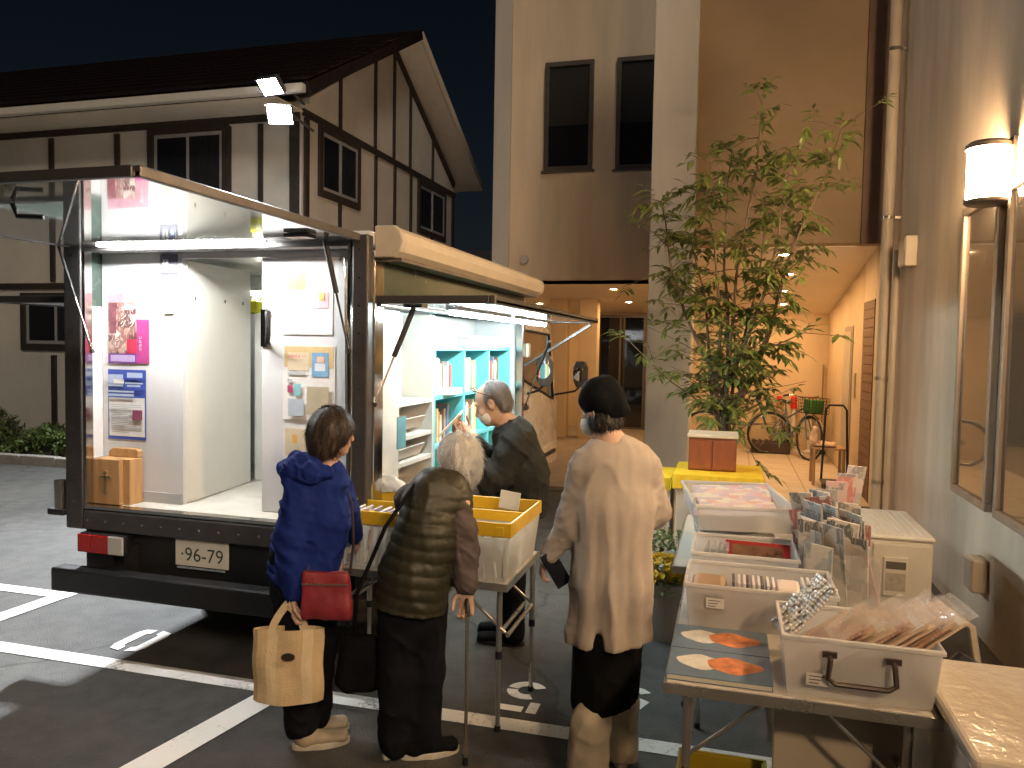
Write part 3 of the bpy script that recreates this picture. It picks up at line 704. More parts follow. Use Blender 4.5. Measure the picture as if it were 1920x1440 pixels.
# LED strip by the hinge: rail and its diodes
led=B().box(-3.25,-2.235,3.352,3.392,hz-.0045,hz-.0005).obj('led_rail',M('led_rail',(.7,.7,.7),.3),tr)
for r in range(2):
    d=B()
    for i in range(40): d.box(-3.243+i*.0252,-3.229+i*.0252,3.358+r*.017,3.369+r*.017,hz-.008,hz-.0046)
    d.obj('led_row',EM('led_emit',(1,1,.97),275.0),led)
# gas struts
def strut(a,b,parent,r1=.013,r2=.006):
    a=Vector(a); b=Vector(b); m=a.lerp(b,.5)
    s=B().cyl(a,m,r1,n=10).obj('gas_strut',BLACKP,parent,smooth=True)
    B().cyl(m,b,r2,n=8).obj('piston_rod',STEEL,s,smooth=True)
    B().cyl(b-(b-m).normalized()*.02,b,.012,n=8).obj('end_fitting',BLACKP,s)
strut(P(606,436,Y=3.38),P(655,662,Y=3.415),tr)
strut(P(107,452,X=-3.51),P(174,662,Y=3.415),tr,.008,.006)
# hatch pull rod with hook on the right
B().tube([P(636,488,Y=3.43),P(640,480,Y=3.43),P(646,484,Y=3.43),P(648,500,Y=3.43),P(650,800,Y=3.43)],.006,6).obj('pull_rod',STEEL,tr)
# partition behind the rear opening: fixed panel, half-open door, right door with handle
PY=3.62
lp=P(343,700,Y=PY).x; rp=P(492,700,Y=PY).x
B().box(X0+.04,lp,PY,PY+.03,.801,2.198).obj('partition',PANEL,tr)
B().box(X0+.04,lp-.002,PY-.012,PY-.0005,.801,.86).obj('kick_strip',M('grey_strip',(.42,.42,.43),.5),tr)
B().box(lp+.001,X1-.04,PY+.001,PY+.029,2.165,2.198).obj('partition_header',PANEL,tr)
rd=B().box(rp,X1-.115,PY-.005,PY+.027,.802,2.163).obj('sliding_door',PANEL,tr,bevel=.004)
hx=P(505,615,Y=PY).x; hzz=P(505,615,Y=PY).z
B().box(hx-.045,hx+.0,PY-.012,PY-.0055,hzz-.10,hzz+.10).obj('handle_plate',STEEL,rd)
B().tube([(hx,PY-.01,hzz-.085),(hx+.02,PY-.05,hzz-.08),(hx+.028,PY-.055,hzz-.04),(hx+.028,PY-.055,hzz+.04),(hx+.02,PY-.05,hzz+.08),(hx,PY-.01,hzz+.085)],.0135,8).obj('handle',BLACKP,rd,smooth=True)
# inward-swung door leaf and the cabinet beyond it
e0=Vector((lp+.008,PY+.03,0)); e1=Vector((P(470,600,Y=4.35).x,4.35,0)); dd=(e1-e0).normalized(); pp=Vector((-dd.y,dd.x,0))
v=[e0,e1,e1+pp*.03,e0+pp*.03]
lf=B().prism([(q.x,q.y) for q in v],lambda a,b,h:(a,b,h),.805,2.160).obj('door_leaf',CREAM,tr,bevel=.003)
for zz in(1.95,1.96):
    for k in(.1,.55,.85):
        q=e0.lerp(e1,k)-pp*.001; B().cyl((q.x,q.y,zz),(q.x-pp.x*.004,q.y-pp.y*.004,zz),.006,n=8).obj('screw',STEEL,lf)
cb=B().box(e1.x-.02,X1-.30,4.42,4.95,.802,1.90).obj('cabinet',CREAM,tr,bevel=.004)
B().box(X0+.04,X1-.30,5.0,5.03,.802,2.198).obj('inner_bulkhead',PANEL,tr)
# small lit lamp above the cabinet in the gap
lc=P(481,512,Y=4.46); il=B().box(lc.x-.05,lc.x+.12,4.45,4.62,2.05,2.07).obj('cabin_lamp',PANEL,tr,bevel=.006)
B().cyl((lc.x-.0,4.53,2.049),(lc.x-.0,4.53,2.025),.045,.04,n=18).obj('lamp_glass',EM('cabin_emit',(1,.97,.88),55.0),il,smooth=True)
# rivets along the rear frame
rv_=B()
for k in range(14): rv_.cyl((X0+.12+k*.12,Y0-.030,.72),(X0+.12+k*.12,Y0-.0335,.72),.006,n=8)
for k in range(11):
    for xx in(X0+.03,X1-.035): rv_.cyl((xx,Y0-.030,.82+k*.135),(xx,Y0-.0335,.82+k*.135),.005,n=8)
rv_.obj('rivet_rows',STEEL,tr)['kind']='stuff'
# inside switch plate with blue pilot light, and a blank cover
sp=P(318,494,Y=PY)
s=B().box(sp.x-.055,sp.x+.055,PY-.012,PY-.0005,sp.z-.06,sp.z+.05).obj('switch_plate',M('dark_plate',(.10,.10,.13),.4),tr,bevel=.004)
B().box(sp.x-.030,sp.x-.018,PY-.018,PY-.0125,sp.z-.03,sp.z+.02).box(sp.x-.01,sp.x+.002,PY-.018,PY-.0125,sp.z-.03,sp.z+.02).obj('rocker',M('rocker',(.6,.6,.6),.4),s)
B().cyl((sp.x+.03,PY-.0125,sp.z-.02),(sp.x+.03,PY-.017,sp.z-.02),.008,n=10).obj('pilot_light',EM('pilot_blue',(.25,.35,1),6),s)
cp=P(318,567,Y=PY); B().box(cp.x-.035,cp.x+.035,PY-.010,PY-.0005,cp.z-.065,cp.z+.065).obj('blank_cover',M('ivory_cover',(.66,.66,.50),.5),tr,bevel=.003)
# awning cassette along the open side
b=B(); prof=[(0,-.075),(.10,-.075),(.135,-.05),(.15,0),(.135,.045),(.10,.072),(0,.072)]
b.prism(prof,lambda a,c,h:(X1+.001+a,h,2.222+c),3.56,6.42)
aw=b.obj('awning_cassette',M('awning_cream',(.60,.52,.41),.45,var=.06),tr,bevel=.006)
for ya,yb in((3.505,3.558),(6.422,6.47)): B().prism([(a*1.03,c*1.06) for a,c in prof],lambda a,c,h:(X1+.001+a,h,2.222+c),ya,yb).obj('end_cap',M('awning_cap',(.50,.44,.36),.5),aw,bevel=.008)
B().box(X1+.012,X1+.12,3.57,6.41,2.128,2.1465).obj('lead_rail',M('lead_rail',(.22,.20,.17),.4,metal=.5),aw)
# raised right side hatch with its lamps
def side_hatch(xa,xb,sgn):
    h=B().box(min(xa,xb),max(xa,xb),3.52,6.40,1.922,1.934).obj('side_hatch',MIRR if sgn>0 else PANEL,tr)
    b=B(); x_out=xb
    b.box(min(x_out,x_out-sgn*.03),max(x_out,x_out-sgn*.03),3.50,6.42,1.915,1.955); b.box(min(xa,xb-sgn*.031),max(xa,xb-sgn*.031),3.50,3.535,1.915,1.955); b.box(min(xa,xb-sgn*.031),max(xa,xb-sgn*.031),6.385,6.42,1.915,1.955)
    b.obj('hatch_frame',DARKF,h,bevel=.004)
    B().box(min(xa,xb)+.03,max(xa,xb)-.03,3.54,6.38,1.935,1.953).obj('hatch_skin',GREENP,h)
    B().cyl((xa+sgn*.01,3.54,1.912),(xa+sgn*.01,6.4,1.912),.012,n=10).obj('hinge_tube',STEEL,h,smooth=True)
    return h
sh=side_hatch(X1+.005,-1.08,1)
for k,(ya,yb) in enumerate(((3.95,5.05),(5.12,6.15))):
    l_=B().box(-1.50,-1.44,ya,yb,1.905,1.921).obj('lamp_base',PANEL,sh)
    B().cyl((-1.47,ya+.01,1.893),(-1.47,yb-.01,1.893),.014,n=10).obj('tube',EM('side_led',(.86,1.0,1.0),84.0),l_,smooth=True)
side_hatch(X0-.005,-4.14,-1)
a_=P(776,577,Z=1.90); strut(a_,P(701,762,X=-1.70),tr,.014,.006)
B().box(a_.x-.05,a_.x+.05,a_.y-.02,a_.y+.06,1.900,1.921).obj('strut_bracket',STEEL,tr)
strut(P(1030,640,X=-1.40),P(985,760,X=-1.69),tr,.010,.006)
B().bar((-1.69,6.36,1.55),(-1.12,6.30,1.90),.03,.02).obj('support_arm',DARKF,tr)
# small teal sign hanging on the side column
B().box(-1.690,-1.685,3.75,3.86,1.16,1.33).obj('side_sign',M('teal_sign',(.10,.30,.40),.5),tr)
# shelving inside the open side: white unit then turquoise bookcase
WH=M('shelf_white',(.56,.55,.52),.45,var=.04); TEAL=M('shelf_turquoise',(.16,.60,.68),.45,var=.06)
SX=-1.80; D=.26
B().box(SX-D,SX,PY+.05,4.0,.802,1.90).obj('white_panel',WH,tr)
wu=B(); wu.box(SX-D,SX,4.0005,4.02,.802,1.90); wu.box(SX-D,SX,4.53,4.555,.802,1.90); wu.box(SX-D-.02,SX-D,4.02,4.53,.802,1.90)
wu=wu.obj('white_shelf_unit',WH,tr)
for z in(1.37,1.17,1.02,.86): B().box(SX-D,SX-.004,4.021,4.529,z-.012,z+.012).obj('shelf',WH,wu)
for z in(1.26,1.09):
    B().prism([(SX-D+.02,z-.07),(SX-.05,z-.05),(SX-.01,z+.02),(SX-.03,z+.02),(SX-.07,z-.03),(SX-D+.02,z-.05)],lambda a,b,h:(a,h,b),4.05,4.45).obj('tilted_tray',WH,wu)
TY=[4.57,5.13,5.70,6.27]; TZ=[.83,1.06,1.375,1.69]
tb=B(); tb.box(SX-D-.02,SX-D,4.556,6.30,.802,1.705)
for y in TY: tb.box(SX-D,SX,y-.013,y+.013,.802,1.705)
tb=tb.obj('turquoise_bookcase',TEAL,tr)
for z in TZ:
    for k in range(3): B().box(SX-D,SX-.003,TY[k]+.0135,TY[k+1]-.0135,z-.011,z+.011).obj('shelf',TEAL,tb)
B().box(SX-.35,SX-.34,4.0,6.36,1.70,1.93).obj('upper_back_board',WH,tr)
# books on the bookcase: each one a thing
BOOKC=[((.75,.73,.66),'cream'),((.62,.60,.30),'pale yellow'),((.60,.24,.10),'orange'),((.20,.14,.10),'dark brown'),((.35,.40,.42),'grey'),((.10,.16,.28),'navy'),((.55,.12,.10),'red'),((.18,.32,.20),'green'),((.80,.78,.74),'white')]
bm_={}
cols=['left','middle','right']; rows={0:'bottom',1:'second',2:'top'}
rng=random.Random(3)
COVM=[M('book_'+n.replace(' ','_'),c,.5,var=.12,scale=10) for c,n in BOOKC]; PAGES=M('paper_pages',(.72,.69,.60),.85,var=.1,stretch=(1,1,30))
for k in range(3):
    for r in(1,2):
        y=TY[k]+.03; n=0
        lim=TY[k+1]-.16-.1*rng.random()
        while y<lim:
            th=.016+.022*rng.random(); hgt=.17+.075*rng.random(); dp=.15+.03*rng.random(); ci=rng.choices(range(9),[5,3,2,2,2,1,1,1,4])[0]
            zz=TZ[r]+.0115; bk=B(); xs=SX-.035-.02*rng.random()
            bk.cur=0; bk.box(xs-dp,xs,y,y+th,zz,zz+.004).box(xs-dp,xs-.003,y,y+.002,zz+.004,zz+hgt).box(xs-dp,xs-.003,y+th-.002,y+th,zz+.004,zz+hgt).box(xs-.003,xs,y,y+th,zz+.004,zz+hgt)
            bk.cur=1; bk.box(xs-dp+.003,xs-.0035,y+.0022,y+th-.0022,zz+.0042,zz+hgt-.004)
            o=bk.obj('shelf_book',[COVM[ci],PAGES])
            ordn=['first','second','third','fourth','fifth','sixth','seventh','eighth','ninth','tenth','eleventh','twelfth','thirteenth','fourteenth','fifteenth'][n]
            tag(o,'%s spined book, %s from the left, %s row %s bay of the turquoise bookcase'%(BOOKC[ci][1],ordn,rows[r],cols[k]),'book','books on the turquoise shelves')
            y+=th+.002; n+=1
# things lying on top of the bookcase and shelves
o=B().box(SX-.22,SX-.03,4.78,5.06,1.703,1.87,None).obj('carton',M('white_carton',(.80,.79,.76),.6,var=.05),bevel=.004); tag(o,'white paper carton standing on top of the turquoise bookcase','carton')
for k in range(4):
    o=B().box(SX-.24,SX-.02-.01*k,5.25+.05*k,6.2-.03*k,1.703+k*.022,1.722+k*.022).obj('paper_stack',M('grey_paper',(.62,.60,.56),.7,var=.1),bevel=.002)
    tag(o,['lowest','second lowest','third','topmost'][k]+' flat grey folder lying on the turquoise bookcase','folder','folders on the bookcase')
o=B().box(SX-.10,SX+.05,4.72,4.95,1.388,1.43).obj('booklet',M('white_carton',(.8,.8,.8)),bevel=.004); tag(o,'white booklet lying on the middle turquoise shelf edge','booklet')
# ---- underbody, lights, plate, bumper, wheels
B().box(-3.30,-1.95,3.60,7.9,.40,.66).obj('chassis',CHAS,tr,bevel=.02)
B().box(-3.44,-1.78,3.47,3.50,.42,.664).obj('rear_apron',CHAS,tr)
B().box(-3.55,-1.74,3.33,3.43,.335,.465).obj('bumper',M('bumper_black',(.018,.018,.02),.45,var=.2,metal=.2),tr,bevel=.014,seg=3)
for x in(-3.15,-2.05): B().box(x,x+.06,3.43,3.60,.36,.60).obj('bumper_bracket',CHAS,tr)
RED=M('red_lens',(.42,.018,.012),.15,var=.1,coat=.6); AMB=M('amber_lens',(.55,.12,.02),.15,coat=.6); CLR=M('clear_lens',(.55,.54,.52),.15,coat=.6)
for x,sg in((-3.42,1),(-1.80,-1)):
    t_=B().box(min(x,x+sg*.30),max(x,x+sg*.30),3.40,3.468,.545,.655).obj('tail_lamp',BLACKP,tr,bevel=.01)
    q=[(x,x+sg*.09,AMB if sg<0 else RED),(x+sg*.092,x+sg*.20,RED),(x+sg*.202,x+sg*.30,CLR)]
    for a,b_,mm in q: B().box(min(a,b_),max(a,b_),3.385,3.3995,.55,.65).obj('lens',mm,t_,bevel=.006)
    B().box(x+sg*.12,x+sg*.19,3.44,3.46,.46,.545).obj('lamp_bracket',CHAS,t_)
pl=B().box(-2.835,-2.505,3.452,3.458,.515,.68,None).obj('number_plate',M('plate_white',(.70,.68,.62),.4,var=.05),tr,bevel=.002)
TXT=M('plate_ink',(.03,.06,.04),.5)
tm_=text_mesh('96-79',.105); link('plate_digits',tm_,TXT,pl,matrix=Matrix.Translation((-2.655,3.4505,.575))@Matrix.Rotation(math.pi/2,4,'X')@Matrix.Diagonal((1.0,1,1,1)))
link('plate_region',text_mesh('・',.06),TXT,pl,matrix=Matrix.Translation((-2.79,3.4505,.575))@Matrix.Rotation(math.pi/2,4,'X'))
B().box(-2.82,-2.52,3.445,3.4515,.502,.513).obj('plate_trim',STEEL,pl)
# wheels
def wheel(x,y,sg):
    w_=B().lathe([(.19,-.085),(.27,-.085),(.29,-.06),(.29,.06),(.27,.085),(.19,.085)],(x,y,.29),28,'x').obj('wheel',M('tyre_rubber',(.018,.018,.018),.85,var=.2,bump=.3,bscale=60),tr,smooth=True)
    B().lathe([(.0,sg*.05),(.06,sg*.06),(.10,sg*.04),(.17,sg*.05),(.19,sg*.083),(.192,sg*.05),(.19,-sg*.08)],(x,y,.29),24,'x').obj('rim',M('rim_steel',(.35,.35,.35),.4,metal=.8),w_,smooth=True)
    for k in range(5):
        t=k*2*math.pi/5; B().cyl((x+sg*.05,y+.05*math.cos(t),.29+.05*math.sin(t)),(x+sg*.07,y+.05*math.cos(t),.29+.05*math.sin(t)),.009,n=6).obj('nut',STEEL,w_)
for x,y,sg in((-3.30,4.75,-1),(-1.93,4.75,1),(-3.30,7.25,-1),(-1.90,7.25,1)): wheel(x,y,sg)
# left side: marker lamp and latch by the rear post
B().cyl((-3.565,3.42,.77),(-3.565,3.42,.93),.032,n=14).obj('hatch_latch',STEEL,tr,smooth=True)
B().box(-3.64,-3.531,3.40,3.44,.735,.77).obj('latch_handle',BLACKP,tr,bevel=.006)
# ---- cab
CABM=M('cab_white_paint',(.66,.62,.55),.25,var=.04,coat=.5)
cabx0,cabx1=-3.36,-1.78
prof=[(6.50,.50),(8.05,.50),(8.08,.95),(8.02,1.16),(7.72,1.88),(7.55,1.93),(6.50,1.93)]
def side_poly(x,t,name):
    # door skin with window opening: lower panel, pillars, roof rail
    b=B()
    low=[(6.55,.50),(8.06,.50),(8.09,.95),(8.03,1.13),(7.85,1.17),(6.62,1.42),(6.55,1.42)]
    b.prism(low,lambda a,c,h:(h,a,c),x,x+t)
    b.prism([(6.50,1.42),(6.62,1.42),(6.62,1.93),(6.50,1.93)],lambda a,c,h:(h,a,c),x,x+t)
    b.prism([(6.62,1.86),(7.62,1.84),(7.60,1.93),(6.62,1.93)],lambda a,c,h:(h,a,c),x,x+t)
    b.prism([(7.85,1.17),(8.03,1.13),(7.72,1.88),(7.62,1.90),(7.60,1.84)],lambda a,c,h:(h,a,c),x,x+t)
    return b.obj(name,CABM,tr,bevel=.008)
sd=side_poly(cabx1-.04,.04,'cab_side'); side_poly(cabx0,.04,'cab_side')
GL=M('cab_glass',(.05,.06,.06),.03,var=0,spec=.9,clear=.75,rvar=.01)
B().add([(cabx1-.02,a,c) for a,c in((6.62,1.42),(7.85,1.17),(7.60,1.84),(6.62,1.86))],[(0,1,2,3)]).obj('side_window',GL,sd)
B().tube([(cabx1+.004,6.63,1.42),(cabx1+.004,7.84,1.175),(cabx1+.004,7.605,1.835),(cabx1+.004,6.63,1.855)],.014,6,closed=True).obj('window_seal',BLACKP,sd)
B().tube([(cabx1+.006,6.56,.56),(cabx1+.006,6.56,1.88)],.004,4).obj('door_seam',BLACKP,sd)
B().box(cabx1+.001,cabx1+.02,6.68,6.80,1.14,1.18).obj('door_handle',BLACKP,sd,bevel=.006)
B().box(cabx1+.001,cabx1+.010,6.60,8.0,.60,.64).obj('side_trim',BLACKP,sd)
B().prism([(6.50,1.9305),(7.55,1.9305),(7.72,1.885),(7.72,1.90),(7.56,1.96),(6.50,1.965)],lambda a,c,h:(h,a,c),cabx0,cabx1).obj('cab_roof',CABM,tr,bevel=.01)
B().box(cabx0,cabx1,8.05,8.10,.50,1.15).obj('cab_front',CABM,tr,bevel=.02)
B().add([(cabx0+.04,8.03,1.16),(cabx1-.04,8.03,1.16),(cabx1-.04,7.73,1.88),(cabx0+.04,7.73,1.88)],[(0,1,2,3)]).obj('windscreen',GL,tr)
B().box(cabx0+.05,cabx1-.05,6.50,6.55,.5,1.93).obj('cab_back',M('cab_trim',(.08,.075,.07),.8),tr)
B().box(cabx0+.05,cabx1-.05,7.80,8.02,.75,1.10).obj('dashboard',BLACKP,tr,bevel=.03)
B().box(cabx1-.75,cabx1-.15,6.75,7.15,.80,.95).box(cabx1-.75,cabx1-.15,6.6,6.75,.95,1.50).obj('seat',M('seat_fabric',(.05,.05,.055),.9),tr,bevel=.04)
B().tube([(cabx1-.45+.19*math.cos(t)*1,7.62+.06*math.sin(t),1.12+.16*math.sin(t)) for t in [2*math.pi*i/20 for i in range(20)]],.014,6,closed=True).obj('steering_wheel',BLACKP,tr,smooth=True)
# door mirrors: arm, shell, glass
for x,y,z,sg in((-1.60,6.72,1.50,0),(-1.52,8.02,1.43,1)):
    m_=B(); m_.lathe([(.0,-.13),(.06,-.125),(.085,-.06),(.088,.06),(.06,.125),(0,.13)],(x,y,z),16).obj
    k=B().lathe([(.0,-.14),(.05,-.135),(.078,-.07),(.08,.07),(.05,.135),(0,.14)],(x,y,z),18).obj('door_mirror',M('mirror_shell',(.08,.075,.07),.25,coat=.5),tr,smooth=True)
    B().lathe([(0,0),(.05,.0),(.068,.0)],(x,y-.082,z),18,'y').obj('mirror_glass',M('mirror_glass',(.8,.8,.8),.03,metal=1,var=0,rvar=.01),k)
    B().tube([(x,y,z-.12),(x-.06,y+.0,z-.18),(cabx1-.01,y-.1 if sg else y+.1,z-.22)],.012,6).obj('mirror_arm',BLACKP,k,smooth=True)
# marker lamp on the box front
B().box(X1+.0,X1+.03,6.44,6.52,1.62,1.74).obj('marker_lamp',M('marker_white',(.7,.66,.55),.2,coat=.6),tr,bevel=.01)
B().box(cabx0+.2,cabx1-.0,6.421,6.499,.45,1.7).obj('cab_gap_panel',CHAS,tr)
# ============================================================ PRINTED SHEETS ON THE TRUCK
PAPER=M('poster_paper',(.78,.77,.75),.6,var=.03)
def col(name,c,r=.6,**k): return M('ink_'+name,c,r,var=k.pop('var',.12),scale=k.pop('scale',14),**k)
def sheet(name,label,x0,x1,z0,z1,y,base,patches,texts=(),cat='poster',curl=.006):
    """a thin printed sheet fixed to the partition; printed fields and lettering are its parts"""
    n=10; b=B()
    for i in range(n):
        a=i/n; c=(i+1)/n
        fy=lambda t: y-.002-curl*max(0,(.16-t))**1.0*3 if t<.16 else y-.002
        za,zc=z0+(z1-z0)*a,z0+(z1-z0)*c
        b.quad((x0,fy(a),za),(x1,fy(a),za),(x1,fy(c),zc),(x0,fy(c),zc))
    o=b.obj(name,base); tag(o,label,cat)
    W,H=x1-x0,z1-z0
    for k,(a,b0,c,d,m) in enumerate(patches):
        yy=y-.0035-.0006*k-(curl*.35 if b0<.16 else 0)
        B().box(x0+a*W,x0+c*W,yy,yy+.0004,z0+b0*H,z0+d*H).obj('printed_field',m,o)
    for body,a,b0,size,m in texts:
        me=text_mesh(body,size*H)
        link('lettering',me,m,o,matrix=Matrix.Translation((x0+a*W,y-.0055-.0006*len(patches),z0+b0*H))@Matrix.Rotation(math.pi/2,4,'X'))
    return o
WHT=col('white',(.80,.78,.76)); MAG=col('magenta',(.42,.05,.22),var=.35,scale=9); ROSE=col('rose',(.62,.35,.42),var=.4,scale=9); MAROON=col('maroon',(.22,.07,.09),var=.5,scale=22)
a=P(204,549,Y=PY); b=P(281,682,Y=PY)
photo=PM('ink_photo',(.30,.14,.12),(.14,.05,.05),(.45,.30,.24),26,2.0,.45)
V='\n'
sheet('poster','glossy magenta and brown poster with white vertical lettering on the left panel',a.x,b.x,b.z,a.z,PY,ROSE,
 [(.0,.14,.70,.86,photo),(.70,.0,1.0,.62,MAG),(.46,.14,.70,.34,col('crimson',(.50,.03,.08))),(.0,.0,.70,.13,col('violet',(.18,.05,.30))),(.06,.02,.66,.115,col('lilac',(.46,.36,.60))),(.03,.42,.20,.86,MAROON)],
 [('ギ\nン\nグ',.60,.66,.105,WHT),('ギ\nシ\nグ',.38,.66,.105,WHT),('ら\nし',.22,.30,.09,WHT),('い\nた\nの\nり',.80,.28,.055,WHT),('話\nの\n会',.86,.84,.06,WHT)])
a=P(203,692,Y=PY); b=P(275,826,Y=PY)
BLUE=col('royal_blue',(.05,.09,.42)); LBL=col('light_blue',(.45,.55,.72)); GRY=col('grey_text',(.52,.53,.55))
pt=[(.03,.045,.97,.60,WHT)]+[(.10,.10+.028*i,.90 if i%4 else .55,.110+.028*i,GRY) for i in range(15)]+[(.68,.29,.93,.43,col('plum',(.25,.06,.12))),(.05,.62,.72,.655,LBL),(.05,.675,.72,.70,LBL),(.05,.76,.44,.93,LBL),(.55,.89,.95,.96,LBL),(.50,.80,.96,.82,LBL),(.55,.76,.90,.785,LBL),(.20,.80,.47,.86,WHT)]
sheet('notice','blue bordered notice with a large white text panel under the magenta poster',a.x,b.x,b.z,a.z,PY,BLUE,pt,cat='notice',curl=.002)
PY2=PY-.006
a=P(531,492,Y=PY2); b=P(624,628,Y=PY2)
PINK=col('pink',(.72,.42,.46)); YEL=col('amber_print',(.80,.45,.12),var=.3); PALE=col('pale_grey',(.66,.67,.70))
sheet('poster','white flyer with pink and orange fields taped high on the right door',a.x,b.x,b.z,a.z,PY2,WHT,
 [(.10,.62,.46,.84,YEL),(.10,.36,.92,.60,PINK),(.46,.36,.72,.47,PALE),(.52,.66,.90,.67,GRY),(.34,.90,.80,.925,PINK),(.40,.86,.86,.88,PALE),(.74,.47,.84,.58,YEL)],
 [('もくようび',.58,.95,.045,GRY),('おはなし会',.40,.54,.045,col('red_print',(.6,.12,.14)))],curl=.004)
a=P(531,646,Y=PY2); b=P(628,790,Y=PY2)
SAND=col('sand',(.66,.48,.24)); SKY=col('sky_print',(.20,.40,.62),var=.3)
sheet('poster','yellow topped flyer with a blue picture below the pink one on the right door',a.x,b.x,b.z,a.z,PY2,WHT,
 [(.03,.70,.97,.98,SAND),(.10,.66,.50,.90,col('straw',(.72,.60,.42))),(.56,.58,.88,.90,SKY),(.62,.66,.82,.76,PALE),(.66,.77,.80,.85,col('peach',(.75,.50,.36))),(.10,.60,.45,.64,GRY),(.10,.50,.20,.54,GRY),(.10,.36,.20,.46,col('wine',(.45,.06,.14))),(.22,.32,.36,.48,col('aqua',(.25,.52,.58))),(.48,.08,.90,.45,col('khaki',(.52,.45,.32))),(.12,.05,.42,.28,col('steel_blue',(.48,.54,.62)))],
 [('図書館まつり',.30,.84,.05,col('red_print',(.6,.12,.14)))],curl=.004)
a=P(531,796,Y=PY2); b=P(622,930,Y=PY2)
sheet('poster','pale flyer lowest on the right door, mostly hidden by the woman in blue',a.x,b.x,b.z,a.z,PY2,WHT,
 [(.05,.55,.55,.95,col('straw',(.72,.60,.42))),(.20,.74,.30,.86,YEL),(.60,.5,.95,.9,col('aqua',(.25,.52,.58)))],curl=.004)
# ---- wooden collection box with a cross-shaped slot on the truck floor
WOOD=M('light_wood',(.52,.30,.13),.5,var=.25,scale=4,stretch=(8,8,.8),coat=.2)
a=P(174,946,Y=3.475); b=P(224,862,Y=3.475)
wb=thing('wooden_box','small varnished wooden box with metal cross standing in the truck corner','box',(a.x+.1,3.55,.801))
B().box(a.x,b.x,3.475,3.60,.801,b.z).obj('case',WOOD,wb,bevel=.006)
B().prism([(a.x+.03,b.z+.0005),(b.x+.045,b.z+.0005),(b.x+.045,b.z+.04),(b.x+.03,b.z+.05),(a.x+.06,b.z+.05),(a.x+.03,b.z+.03)],lambda x,z,h:(x,h,z),3.56,3.60).obj('back_board',WOOD,wb,bevel=.004)
B().box(b.x+.001,b.x+.045,3.50,3.60,.801,b.z).obj('side_door',WOOD,wb,bevel=.004)
cx=(a.x+b.x)/2; BR=M('brass',(.55,.42,.22),.3,metal=.9)
B().box(cx-.009,cx+.009,3.466,3.4745,.86,.99).box(cx-.04,cx+.04,3.466,3.4745,.945,.962).obj('cross',BR,wb,bevel=.003)
B().cyl((b.x+.03,3.499,.86),(b.x+.03,3.494,.86),.006,n=8).obj('lock',BR,wb)
# ---- yellow lamp and cables on the cabinet inside
c=P(474,545,Y=4.5)
yl=thing('work_light','yellow cased work lamp lying on the cabinet inside the truck','lamp',(c.x,4.5,1.901))
B().box(c.x-.045,c.x+.08,4.44,4.60,1.901,1.985).obj('case',M('safety_yellow',(.62,.62,.03),.4,var=.1),yl,bevel=.012)
B().box(c.x-.07,c.x-.046,4.45,4.59,1.903,1.98).obj('lens_hood',BLACKP,yl,bevel=.006)
cb2=B()
rng=random.Random(5)
for k in range(5):
    pts=[(c.x-.08+.02*k+rng.uniform(-.02,.02)+.03*i,4.50+rng.uniform(-.03,.05),2.0+.06*math.sin(i*1.1+k)*.5+.02*k) for i in range(7)]
    cb2.tube(pts,.007,6)
o=cb2.obj('cable_coil',M('white_cable',(.75,.74,.70),.5)); tag(o,'loose coil of white cable above the yellow work lamp','cable')

# ============================================================ TABLES
ALU=M('table_aluminium',(.55,.54,.52),.32,metal=.85,var=.12,scale=8)
TOPM=M('table_top',(.62,.58,.52),.45,var=.08,scale=5)
def table(name,label,x0,x1,y0,y1,z,legs,tilt=0):
    t=thing(name,label,'table',((x0+x1)/2,(y0+y1)/2,0))
    B().box(x0+.008,x1-.008,y0+.008,y1-.008,z-.022,z).obj('table_top',TOPM,t,bevel=.003)
    b=B(); b.box(x0,x1,y0,y0+.0075,z-.034,z-.001); b.box(x0,x1,y1-.0075,y1,z-.034,z-.001); b.box(x0,x0+.0075,y0+.0076,y1-.0076,z-.034,z-.001); b.box(x1-.0075,x1,y0+.0076,y1-.0076,z-.034,z-.001); b.obj('edge_rail',ALU,t)
    for x,y in legs:
        l_=B().cyl((x,y,z-.023),(x,y,.34),.0135,n=12).obj('leg',ALU,t,smooth=True)
        B().cyl((x,y,.36),(x,y,.012),.0105,n=12).obj('lower_tube',ALU,l_,smooth=True)
        B().cyl((x,y,.33),(x,y,.365),.0165,n=12).obj('clamp_collar',BLACKP,l_,smooth=True)
        B().cyl((x,y,.0),(x,y,.025),.014,n=12).obj('rubber_foot',BLACKP,l_,smooth=True)
    xs=sorted({l[0] for l in legs}); ys=sorted({l[1] for l in legs})
    for x in xs: B().cyl((x,ys[0],.44),(x,ys[-1],.44),.0095,n=10).obj('cross_tube',ALU,t,smooth=True)
    for y in ys: B().cyl((xs[0]+.01,y,.45),(xs[0]+.26,y,z-.03),.007,n=8).obj('brace',ALU,t,smooth=True); B().cyl((xs[-1]-.01,y,.45),(xs[-1]-.26,y,z-.03),.007,n=8).obj('brace',ALU,t,smooth=True)
    return t
LT=.69
table('folding_table','aluminium folding table carrying the yellow rimmed bins behind the truck',-1.86,-.90,3.16,3.74,LT,[(-1.80,3.23),(-.955,3.235),(-1.80,3.67),(-.915,3.67)])
